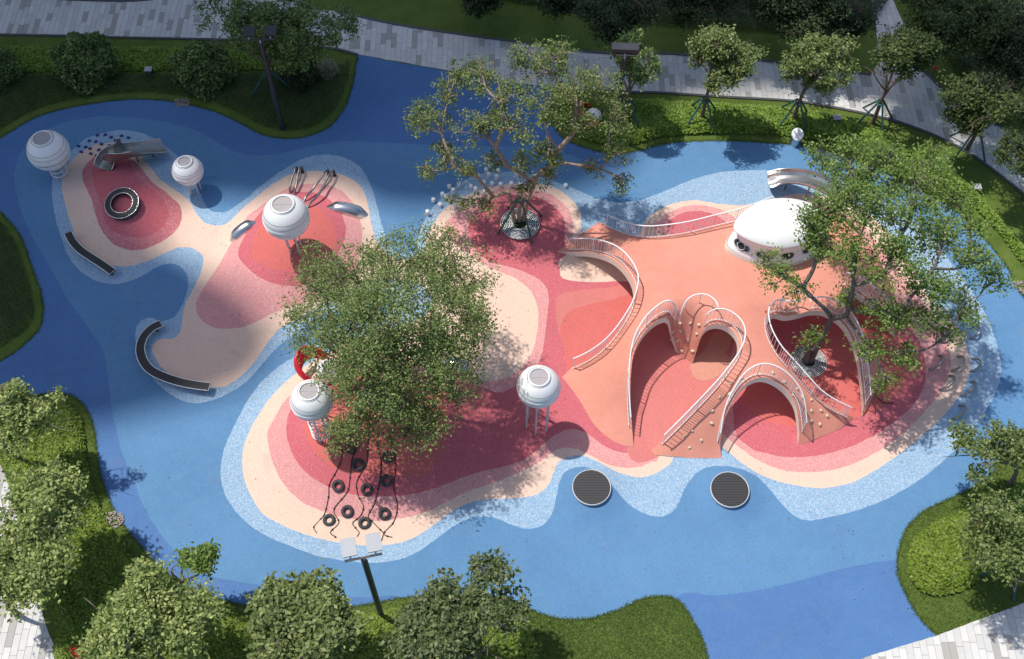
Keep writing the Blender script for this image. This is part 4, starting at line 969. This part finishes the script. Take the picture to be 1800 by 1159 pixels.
    return r
def lobed(name, label, bpx, hub, lobes, leaf, bark, dens, per, lsize, crad, trunk_r, stems, flat=.62, skip=.0):
    """a big tree whose limbs each carry one lobe of the crown; lobes: (photo x, photo y, height, radius)"""
    global TREES; TREES += 1; g = np.random.default_rng(TREES*29); rl = random.Random(TREES*3)
    b = on(*bpx); r = empty(name, b, label, 'tree'); mb = MB(); PP = []
    hubs = []
    for st, (hx, hy, hz) in enumerate(hub):
        h = at(hx, hy, hz)-b; o_ = Vector((.10*(st-(len(hub)-1)/2)*2, .05*st, 0))
        tp = cat([Vector((o_.x, o_.y, -.2)), Vector((o_.x+h.x*.3, o_.y+h.y*.3, h.z*.5)), h], False, .25); n = len(tp)
        mb.tube(tp, [trunk_r*(1.35 if i == 0 else 1.1-.4*i/n)*(.55 if len(hub) > 2 else (.8 if len(hub) > 1 else 1)) for i in range(n)], 10); hubs.append((h, tp))
    hc = sum((q[0] for q in hubs), Vector((0, 0, 0)))/len(hubs); pool = []
    for h, tp in hubs: pool += [(p, 0.0, trunk_r*.75) for p in tp[int(len(tp)*.75):]]
    cl = [(at(lx, ly, lz)-b, lr) for lx, ly, lz, lr in lobes]; cl.sort(key=lambda q: (q[0]-hc).length)
    limbs_ = []; pool = [(p, 0.0, -1) for p, _, _ in pool]
    for li, (c, lr) in enumerate(cl):
        s0, ds, par = min(pool, key=lambda q: (q[0]-c).length+.55*q[1]+(2.0 if q[0].z > c.z+.6 else 0)); d = (c-s0).length
        mid = s0.lerp(c, .5)+Vector((rl.uniform(-.14, .14)*d, rl.uniform(-.14, .14)*d, .08*d*rl.uniform(-.5, 1)))
        lp = cat([s0, mid, c], False, .3); n = len(lp)
        limbs_.append([c, lr, lp, par, lr*lr])
        pool += [(lp[i], ds+d*i/n, li) for i in range(2, max(3, int(n*.75)))]
    for q in reversed(limbs_):
        if q[3] >= 0: limbs_[q[3]][4] += q[4]
    tot = sum(q[4] for q in limbs_ if q[3] < 0)
    for c, lr, lp, par, wt in limbs_:
        n = len(lp); N0 = []; r0 = max(.03, trunk_r*1.05*(wt/tot)**.42)
        re_ = r0*.30 if wt <= lr*lr*1.01 else r0*.55
        mb.tube(lp, [r0+(re_-r0)*i/n for i in range(n)], 7)
        N0 += lp[int(n*.55):]
        for k in range(6):
            u = Vector((rl.gauss(0, 1), rl.gauss(0, 1), rl.gauss(.25, .7))).normalized()*lr*rl.uniform(.6, .95); s1 = lp[int(n*rl.uniform(.6, .98))]
            e = c+u; sp_ = cat([s1, s1.lerp(e, .5)+Vector((0, 0, .08)), e], False, .3)
            mb.tube(sp_, [trunk_r*(.16*(1-i/len(sp_))+.045) for i in range(len(sp_))], 5); N0 += sp_[1:]
        nc = max(4, int(dens*lr**2.2)); u = g.normal(size=(nc, 3)); u /= np.linalg.norm(u, axis=1)[:, None]
        P = np.array(c)+u*(g.uniform(.05, 1, (nc, 1))**.45)*lr*np.array([1.08, 1.08, .72])*g.uniform(.85, 1.15, (nc, 1)); NA = np.array([tuple(q) for q in N0])
        d2 = ((P[:, None]-NA[None])**2).sum(-1); nr = NA[d2.argmin(1)]
        for p, q in zip(P, nr): mb.tube([q, (Vector(q)+Vector(p))/2+Vector((0, 0, .03)), p], [.016, .010, .005], 4, cap=False)
        PP.append(P)
    mb.build('trunk', bark, r)
    P = np.concatenate(PP); cs = g.uniform(.55, 1.3, len(P)); k = np.repeat(np.arange(len(P)), np.maximum(4, (per*cs**2).astype(int)))
    C = P[k]+g.normal(size=(len(k), 3))*np.array([1, 1, flat])*(crad*cs[k]*.62)[:, None]
    link('crown', quadmesh('crown', leaves(C, lsize, seed=TREES)), r, leaf)
def stakes(label, bpx, h, rad, n=4, rot=0.0, bz=None):
    b = bz if bz is not None else on(*bpx); r = empty('tree_stakes', b, label, 'tree support', 'green tree supports')
    for k in range(n):
        a = rot+2*math.pi*k/n; x, y = rad*math.cos(a), rad*math.sin(a)
        MB().tube([(x, y, hgt(b.x+x, b.y+y)-b.z-.1), (x*.10, y*.10, h)], .055, 7).build('stake', M['stake'], r)
    MB().torus((0, 0, h-.12), .2, .045, 16, 6).build('tie_collar', M['stake'], r)
# the three trees standing in the playground
lobed('dense_tree', 'dense fine leaved green tree in the middle of the playground', (664,709), [(668,640,4.2), (690,632,4.6)],
  [(575,520,6.3,1.7),(625,480,6.8,1.5),(560,470,5.8,.9),(705,470,7.6,1.7),(780,470,6.8,1.6),(822,505,6.2,1.0),(770,425,6.5,.8),(842,570,5.8,.9),(815,615,5.2,.8),(775,560,7.4,1.9),(690,555,8.3,2.1),(615,570,7.4,1.7),(548,575,5.4,1.1),(590,640,6.2,1.2),(650,650,7.0,1.7),(735,640,6.9,1.8),(795,675,5.4,1.2),(690,715,5.6,1.4),(625,735,4.9,1.1),(755,735,5.0,1.1),(600,765,4.2,.75),(715,765,4.6,.8),(660,440,6.6,.7)],
  L['fine'], M['bark'], 20, 66, .12, .40, .20, 1)
lobed('open_tree', 'open branching tree with olive clumps on the coral mound by the white stumps', (912,390), [(895,338,2.6), (918,330,3.0), (950,300,4.0)],
  [(800,140,7.6,1.05),(850,130,8.2,1.0),(765,205,6.4,.85),(735,215,5.6,.5),(880,165,8.4,1.15),(945,110,8.9,1.2),(985,95,8.8,.9),(1010,150,8.4,1.2),(1060,150,7.6,1.0),(1075,205,6.8,1.0),(835,215,7.4,1.05),(900,225,8.0,.9),(960,190,8.8,1.1),(1020,220,7.4,.95),(780,275,5.2,.8),(750,300,4.4,.6),(820,290,4.8,.6),(865,280,5.4,.7),(915,285,5.8,.7),(965,262,6.2,.8),(1085,265,5.6,.7),(1045,295,4.8,.6),(1095,315,4.2,.45),(840,362,2.7,.75),(800,355,2.9,.5),(970,310,4.6,.55),(925,325,4.0,.5)],
  L['olive'], M['palebark'], 15, 84, .13, .34, .20, 1)
lobed('well_tree', 'wide leafy tree growing out of the tree well of the orange deck', (1421,636), [(1428,575,2.9), (1462,560,3.4)],
  [(1440,280,8.6,.8),(1495,285,9.0,1.4),(1560,290,9.2,1.4),(1620,315,8.8,1.3),(1675,350,8.0,1.0),(1455,360,8.8,1.1),(1530,370,9.4,1.4),(1600,390,9.0,1.3),(1660,420,8.2,1.2),(1715,455,7.2,.9),(1420,385,7.8,.8),(1440,430,7.4,.9),(1365,480,5.8,.75),(1400,500,5.6,.6),(1500,450,8.6,1.1),(1570,460,8.4,1.1),(1640,490,7.6,1.1),(1700,530,6.4,.9),(1560,545,6.6,1.0),(1620,560,6.4,1.0),(1660,590,5.4,.55),(1590,620,5.2,.8),(1530,610,5.0,.7),(1560,670,4.2,.6),(1425,592,3.6,.5),(1490,520,6.0,.6),(1745,490,6.6,.6),(1705,400,7.8,.8),(1640,280,8.2,.8),(1345,450,6.0,.5),(1500,330,9.2,1.0)],
  L['fresh'], M['greybark'], 19, 58, .145, .36, .18, 2)
stakes('green stakes propping the open tree', (914,392), 2.0, 1.35, 4, .5); stakes('green stakes under the dense middle tree', (664,709), 2.0, 1.5, 4, .9)
# planted trees round the edge
LAB = [
 ('grey_green_tree', 'pale grey green tree with bare twigs at the left edge', (20,800), (28,740), 4.6, 2.9, 2.3, 1.6, 'grey', 'greybark', 70, 60, .15, .42, 6),
 ('grey_green_tree', 'tall grey green tree at the lower left beside the stone path', (75,1020), (66,935), 5.0, 3.0, 3.0, 2.1, 'grey', 'greybark', 190, 60, .16, .5, 7),
 ('grey_green_tree', 'low grey green tree hanging over the corner of the lower left path', (30,1080), (18,1015), 4.0, 1.7, 2.3, 1.4, 'grey', 'greybark', 70, 60, .15, .45, 5),
 ('broad_tree', 'broad grey green tree left of centre on the bottom edge', (300,1180), (262,1086), 5.2, 2.9, 2.6, 2.0, 'grey', 'greybark', 210, 60, .16, .5, 7),
 ('slender_tree', 'slim sapling reaching over the blue edge at the lower left', (330,1055), (342,992), 3.6, 1.0, .8, .8, 'fresh', 'greybark', 22, 55, .16, .36, 4),
 ('bright_tree', 'bright green broad leaved tree at the bottom centre left of the floodlight', (540,1180), (524,1097), 5.0, 2.25, 2.5, 1.9, 'soft', 'greybark', 190, 58, .20, .48, 7),
 ('broad_tree', 'dark green tree at the bottom centre right of the floodlight', (815,1200), (803,1100), 5.2, 2.8, 2.9, 2.0, 'bushy2', 'greybark', 240, 60, .17, .5, 7),
 ('edge_tree', 'sparse green tree over the lower right lawn bed', (1765,1010), (1764,945), 4.6, 2.6, 2.8, 1.6, 'olive', 'greybark', 110, 46, .15, .5, 7),
 ('edge_tree', 'sparse tree leaning over the blue at the right edge', (1775,850), (1738,792), 3.8, 2.5, 1.8, 1.2, 'olive', 'greybark', 60, 42, .15, .42, 6),
 ('shaded_tree', 'tall dark tree beside the upper left floodlight', (480,165), (478,48), 5.2, 4.4, 3.0, 2.1, 'bushy', 'bark', 230, 56, .15, .5, 7),
 ('hedge_tree', 'staked tree on the bright hedge, first right of the wide floodlight', (1232,213), (1268,85), 5.4, 1.9, 2.3, 2.2, 'olive', 'bark', 130, 60, .15, .42, 6),
 ('hedge_tree', 'staked tree behind the drum bollard', (1392,216), (1440,110), 4.8, 2.4, 1.9, 1.6, 'olive', 'bark', 90, 58, .15, .42, 6),
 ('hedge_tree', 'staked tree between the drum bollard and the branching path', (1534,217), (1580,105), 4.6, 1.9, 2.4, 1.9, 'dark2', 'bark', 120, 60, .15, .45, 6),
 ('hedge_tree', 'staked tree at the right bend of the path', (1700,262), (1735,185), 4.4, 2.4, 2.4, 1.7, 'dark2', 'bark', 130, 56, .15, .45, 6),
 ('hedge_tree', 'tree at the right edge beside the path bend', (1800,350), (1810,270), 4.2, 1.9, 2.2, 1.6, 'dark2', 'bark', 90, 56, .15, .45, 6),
 ('hedge_tree', 'small tree beside the wide floodlight box', (1098,214), (1118,95), 4.8, 1.5, 2.0, 1.7, 'bushy', 'bark', 60, 56, .14, .4, 6),
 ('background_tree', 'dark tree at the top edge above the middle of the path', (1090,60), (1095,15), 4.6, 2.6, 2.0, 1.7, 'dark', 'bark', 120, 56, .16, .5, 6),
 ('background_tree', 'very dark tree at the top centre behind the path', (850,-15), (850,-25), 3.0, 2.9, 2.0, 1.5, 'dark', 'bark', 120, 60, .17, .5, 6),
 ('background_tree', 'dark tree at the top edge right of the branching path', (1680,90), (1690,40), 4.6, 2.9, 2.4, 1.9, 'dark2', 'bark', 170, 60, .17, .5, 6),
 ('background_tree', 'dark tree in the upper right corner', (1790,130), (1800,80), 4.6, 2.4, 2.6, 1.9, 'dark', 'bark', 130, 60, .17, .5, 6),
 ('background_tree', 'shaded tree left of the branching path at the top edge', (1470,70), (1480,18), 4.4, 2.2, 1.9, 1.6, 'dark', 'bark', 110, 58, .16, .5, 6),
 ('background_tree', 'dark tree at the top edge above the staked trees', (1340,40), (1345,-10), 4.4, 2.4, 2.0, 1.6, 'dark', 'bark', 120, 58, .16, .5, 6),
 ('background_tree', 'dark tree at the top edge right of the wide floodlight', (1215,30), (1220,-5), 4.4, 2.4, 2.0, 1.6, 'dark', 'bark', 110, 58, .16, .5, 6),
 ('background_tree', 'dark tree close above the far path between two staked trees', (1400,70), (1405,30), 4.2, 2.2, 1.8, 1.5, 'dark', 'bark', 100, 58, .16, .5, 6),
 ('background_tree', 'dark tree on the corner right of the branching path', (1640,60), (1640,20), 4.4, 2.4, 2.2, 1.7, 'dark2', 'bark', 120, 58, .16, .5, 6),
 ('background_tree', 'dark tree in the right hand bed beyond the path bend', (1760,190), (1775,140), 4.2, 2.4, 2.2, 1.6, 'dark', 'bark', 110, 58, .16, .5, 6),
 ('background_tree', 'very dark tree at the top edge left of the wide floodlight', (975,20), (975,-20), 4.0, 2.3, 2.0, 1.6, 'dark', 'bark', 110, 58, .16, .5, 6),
]
L['bushy2'] = leafmat('leaf_mid_green', (.050, .078, .024), (.108, .148, .052), (.23, .26, .12), .25)
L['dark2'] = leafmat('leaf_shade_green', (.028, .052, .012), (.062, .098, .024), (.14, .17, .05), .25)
for nm, lab, bp_, cp_, zc, rx, ry, rz_, lf, bk, nc, per, ls, cr_, lm in LAB:
    tree(nm, lab, bp_, cp_, zc, rx, ry, rz_, L[lf], M[bk], int(nc*1.35), per, ls*1.15, cr_*.70, limbs=lm, trunk_r=.10, group='planted trees round the playground', seed=int(abs(cp_[0]*7+cp_[1]))+5, fork=.45, hollow=.25, open_=2.6)
for p, lab, rot in (((1232,213), 'green stakes of the first hedge tree', .6), ((1392,216), 'green stakes behind the drum bollard', .6), ((1534,217), 'green stakes of the tree near the branching path', .3), ((1700,262), 'green stakes at the right bend of the path', .7), ((1098,214), 'green stakes beside the wide floodlight', .8), ((480,165), 'green stakes in the dark bed by the upper left floodlight', .2), ((1765,1010), 'green stakes in the lower right lawn bed', .1), ((75,1010), 'green stakes in the lower left hedge', .5), ((800,1130), 'green stakes in the bottom centre bed', 1.2)):
    stakes(lab, p, 1.75, 1.25, 4, rot)
# round bushes
def bush(name, label, px, rad, hgt_, leaf, n, ls, asp=.6):
    global TREES; TREES += 1; g = np.random.default_rng(TREES*5); b = on(*px); r = empty(name, b, label, 'bush', 'round bushes')
    u = g.normal(size=(n, 3)); u[:, 2] = np.abs(u[:, 2]); u /= np.linalg.norm(u, axis=1)[:, None]
    lump = 1+.13*np.sin(u[:, 0]*7+1)*np.sin(u[:, 1]*6+2)+.10*np.sin(u[:, 2]*9+u[:, 0]*5)
    C = u*(g.uniform(.55, 1, (n, 1))**.35)*lump[:, None]*np.array([rad, rad, hgt_]); C[:, 2] += .12
    link('foliage', quadmesh('foliage', leaves(C, ls, seed=TREES, asp=asp)), r, leaf)
    mb = MB()
    for k in range(7):
        a = k*.9; mb.tube([(0, 0, -.1), (rad*.3*math.cos(a), rad*.3*math.sin(a), hgt_*.4), (rad*.7*math.cos(a), rad*.7*math.sin(a), hgt_*.7)], [.04, .03, .012], 5)
    mb.build('stems', M['bark'], r)
bush('round_bush', 'large round dark bush second from the left above the left mound', (157,128), 1.75, 2.3, L['bushy'], 6500, .21)
bush('round_bush', 'round dark bush left of the upper left floodlight', (362,138), 1.65, 2.1, L['bushy'], 6000, .21)
bush('round_bush', 'round bush cut by the left edge of the picture', (0,138), 1.3, 1.9, L['bushy'], 4000, .16)
bush('clipped_bush', 'small clipped ball bush with pale variegated leaves by the entrance', (577,132), .62, .95, L['pale'], 3000, .07, .35)
bush('round_bush', 'dark bush between the floodlight and the pale ball bush', (530,140), 1.1, 1.3, L['dark'], 3200, .15)
# shrub beds: nobody could count their leaves
def bed(name, label, pxs, leaf, dens, h, ls, step=20, corner=(), edge=.35, lump=.25):
    global TREES; TREES += 1; g = np.random.default_rng(TREES*3)
    P = [tuple(v) for v in world_poly(pxs, step=step, corner=corner)]; A = np.array(P)
    x0, y0 = A.min(0); x1, y1 = A.max(0); ar = (x1-x0)*(y1-y0); n = int(ar*dens)
    X = g.uniform(x0, x1, n); Y = g.uniform(y0, y1, n); k = inpoly(P, X, Y); X, Y = X[k], Y[k]
    B = np.r_[A, (A+np.roll(A, -1, 0))/2]
    d = np.sqrt(np.min((X[:, None]-B[None, :, 0])**2+(Y[:, None]-B[None, :, 1])**2, axis=1)); f = np.clip(d/edge, 0, 1)**.6
    bumpy = 1+lump*(np.sin(X*2.1+1)*np.sin(Y*2.4)+.6*np.sin(X*5.3+Y*3.1))
    Z = h*f*bumpy*(g.uniform(.55, 1, len(X))**.5)+.03+np.array([hgt(a, b_) for a, b_ in zip(X, Y)])
    o = link(name, quadmesh(name, leaves(np.c_[X, Y, Z], ls, seed=TREES, up=1.4)), None, leaf); tag(o, label, 'hedge', kind='stuff')
bed('lime_hedge', 'bright green ground cover strip above the dark bed at the upper left', [(-60,86),(100,86),(320,86),(470,92),(560,100),(575,118),(470,124),(320,126),(100,128),(-60,130)], L['mossy'], 420, .32, .15)
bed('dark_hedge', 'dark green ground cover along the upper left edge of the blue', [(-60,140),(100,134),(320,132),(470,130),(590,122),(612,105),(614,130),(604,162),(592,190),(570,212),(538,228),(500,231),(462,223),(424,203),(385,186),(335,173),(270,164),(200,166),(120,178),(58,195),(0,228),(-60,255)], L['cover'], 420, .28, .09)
bed('lime_hedge', 'bright green hedge strip between the far path and the blue', [(985,175),(1050,178),(1106,178),(1180,180),(1280,186),(1390,194),(1450,203),(1500,220),(1560,240),(1620,268),(1670,300),(1720,345),(1760,390),(1800,440),(1830,480),(1800,470),(1766,425),(1730,385),(1680,340),(1620,305),(1550,278),(1480,258),(1400,243),(1330,238),(1240,237),(1170,242),(1120,254),(1080,259),(1030,248),(1000,230),(985,205)], L['mossy'], 480, .42, .16)
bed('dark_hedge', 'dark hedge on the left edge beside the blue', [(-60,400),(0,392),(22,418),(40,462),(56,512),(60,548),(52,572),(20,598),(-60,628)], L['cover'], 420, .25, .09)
bed('lime_hedge', 'bright green hedge under the trees at the lower left', [(0,745),(60,712),(105,706),(138,725),(148,760),(153,800),(162,850),(178,895),(205,945),(240,990),(285,1030),(330,1062),(400,1088),(440,1090),(480,1180),(130,1180),(100,1105),(80,1030),(60,950),(35,865),(0,800)], L['lime'], 480, .40, .15)
bed('lime_hedge', 'bright green hedge at the foot of the bottom floodlight', [(560,1095),(600,1085),(660,1078),(705,1068),(760,1065),(850,1068),(905,1080),(920,1180),(520,1180)], L['lime'], 480, .38, .15)
bed('lime_hedge', 'bright green rounded hedge on the lower right lawn bed', [(1595,975),(1610,945),(1640,922),(1680,905),(1705,895),(1712,925),(1725,970),(1725,1010),(1700,1035),(1660,1046),(1625,1045),(1600,1020)], L['lime'], 620, .48, .16)
bed('lime_hedge', 'green hedge at the right edge below the sparse tree', [(1740,900),(1780,860),(1850,820),(1850,960),(1800,970),(1755,950)], L['mossy'], 450, .45, .15)
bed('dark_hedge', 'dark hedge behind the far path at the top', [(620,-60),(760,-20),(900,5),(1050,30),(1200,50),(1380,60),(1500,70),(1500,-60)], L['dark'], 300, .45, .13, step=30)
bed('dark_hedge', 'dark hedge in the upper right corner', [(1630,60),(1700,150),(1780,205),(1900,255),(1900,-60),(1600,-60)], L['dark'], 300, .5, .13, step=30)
# red flowering plant at the lower left corner, red lantern flowers
def flower(label, px, n, s_):
    b = on(*px, .45); r = empty('flower_cluster', b, label, 'flowers'); g = np.random.default_rng(int(px[0]))
    C = g.normal(size=(n, 3))*np.array([s_, s_, s_*.5]); link('petals', quadmesh('petals', leaves(C, .10, seed=2)), r, M['red'])['kind'] = 'stuff'
    MB().tube([(0, 0, -.5), (0, 0, 0)], .02, 5).build('stem', M['stake'], r)
flower('red flower cluster in the hedge at the bottom left', (143,1152), 130, .16); flower('small red flower at the branching path', (1641,130), 60, .10)

# lawn blades near the camera side, so that the grass edge is not a clean line
def turf(label, pxs, n, corner=()):
    global TREES; TREES += 1; g = np.random.default_rng(TREES); P = [tuple(v) for v in world_poly(pxs, step=20)]; A = np.array(P); x0, y0 = A.min(0); x1, y1 = A.max(0)
    X = g.uniform(x0, x1, n); Y = g.uniform(y0, y1, n); k = inpoly(P, X, Y) & ~inpoly([tuple(p) for p in wp_rub], X, Y)
    for pp in wp_paths.values(): k &= ~inpoly([tuple(p) for p in pp], X, Y)
    X, Y = X[k], Y[k]
    o = link('turf', quadmesh('turf', leaves(np.c_[X, Y, np.full(len(X), .03)], .09, seed=TREES, up=.2, asp=.22)), None, L['turf']); tag(o, label, 'grass', kind='stuff')
L['litter'] = leafmat('leaf_litter', (.10, .06, .02), (.16, .11, .04), (.24, .20, .08), .1)
L['turf'] = leafmat('grass_blade', (.044, .084, .014), (.086, .142, .026), (.155, .195, .055), .3)
turf('grass blades of the lawn at the bottom right of centre', [(880,1040),(1300,1030),(1300,1200),(880,1200)], 60000)
turf('grass blades of the lower right lawn bed', [(1560,880),(1860,740),(1860,1100),(1620,1140)], 60000)
turf('grass blades along the left lawn edge', [(60,680),(180,680),(190,880),(330,1020),(700,1045),(700,1100),(300,1100),(130,900)], 60000)

# ragged grass along the edge of the rubber
ed = []; g = np.random.default_rng(4)
for i in range(len(wp_rub)):
    p, q = wp_rub[i-1], wp_rub[i]; d = q-p; L_ = d.length
    if L_ < 1e-4: continue
    nrm_ = Vector((d.y, -d.x))/L_
    for k in range(int(L_*150)):
        t = g.uniform(); e = p+d*t+nrm_*float(g.normal(0, .045)); ed.append((e.x, e.y))
ed = np.array(ed); k = np.ones(len(ed), bool)
for pp in wp_paths.values():
    pw = [tuple(p) for p in pp]
    for dx, dy in ((0, 0), (.15, 0), (-.15, 0), (0, .15), (0, -.15)): k &= ~inpoly(pw, ed[:, 0]+dx, ed[:, 1]+dy)
ed = ed[k]
tag(link('edge_grass', quadmesh('edge_grass', leaves(np.c_[ed, g.uniform(.01, .05, len(ed))], .085, seed=9, up=.2, asp=.25)), None, L['turf']), 'ragged grass along the border of the blue rubber ground', 'grass', kind='stuff')

# ------------------------------------------------------------------ added unseen towers, roof edges shaped to cast shade over the upper part
def tower(label, shade, H, depth):
    """shade: photo points along the near edge of the shade on the ground; the roof edge stands where the sun puts that shade"""
    k = H/math.tan(SUN_EL); sv = Vector((math.cos(SUN_AZ), math.sin(SUN_AZ)))
    E = [at(*p).to_2d()+sv*k for p in shade]; back = sv*depth
    poly = E+[E[-1]+back, E[0]+back]; n = len(poly)
    c = sum((p for p in poly), Vector((0, 0)))/n
    r = empty('shade_tower', (c.x, c.y, 0), label, 'shade_caster')
    if area([tuple(p) for p in poly]) < 0: poly = poly[::-1]
    V = [(p.x-c.x, p.y-c.y, z) for z in (-.2, H) for p in poly]
    link('wall', setmesh('wall', V, [(i, (i+1) % n, n+(i+1) % n, n+i) for i in range(n)]+[tuple(range(n, 2*n))]), r, M['shade_caster'])
    V = [(p.x-c.x, p.y-c.y, z) for z in (H, H+1.1) for p in poly]
    link('parapet', setmesh('parapet', V, [(i, (i+1) % n, n+(i+1) % n, n+i) for i in range(n)]), r, M['shade_caster'])
tower('added unseen tower shaped to cast the shade over the upper left', [(1720,140),(1560,140),(1300,158),(1200,166),(1130,225),(1080,300),(1000,338),(850,348),(760,362),(660,358),(620,335),(560,316),(500,325),(440,352),(380,338),(300,345),(262,380),(250,412),(300,445),(400,497),(455,545),(478,600),(430,665),(330,702),(180,740),(-200,790)], 130, 16)  # added block; its outline follows the wanted shade edge, notch included
tower('second added unseen tower casting shade over the upper right', [(2150,430),(1960,300),(1830,222),(1775,165),(1785,90),(1795,10),(1805,-60)], 130, 16)  # added block that keeps sun off the branching path
# fallen leaves on the surfacing
g = np.random.default_rng(77); X = g.uniform(-24, 24, 900); Y = g.uniform(-14, 12, 900)
k = inpoly([tuple(p) for p in wp_rub], X, Y) & ~inpoly(ring2, X, Y)
X, Y = X[k], Y[k]
tag(link('fallen_leaves', quadmesh('fallen_leaves', leaves(np.c_[X, Y, [hgt(a, b_)+.02 for a, b_ in zip(X, Y)]], .075, up=6, seed=5)), None, L['litter']), 'tiny dry leaves scattered over the rubber ground', 'leaves', kind='stuff')
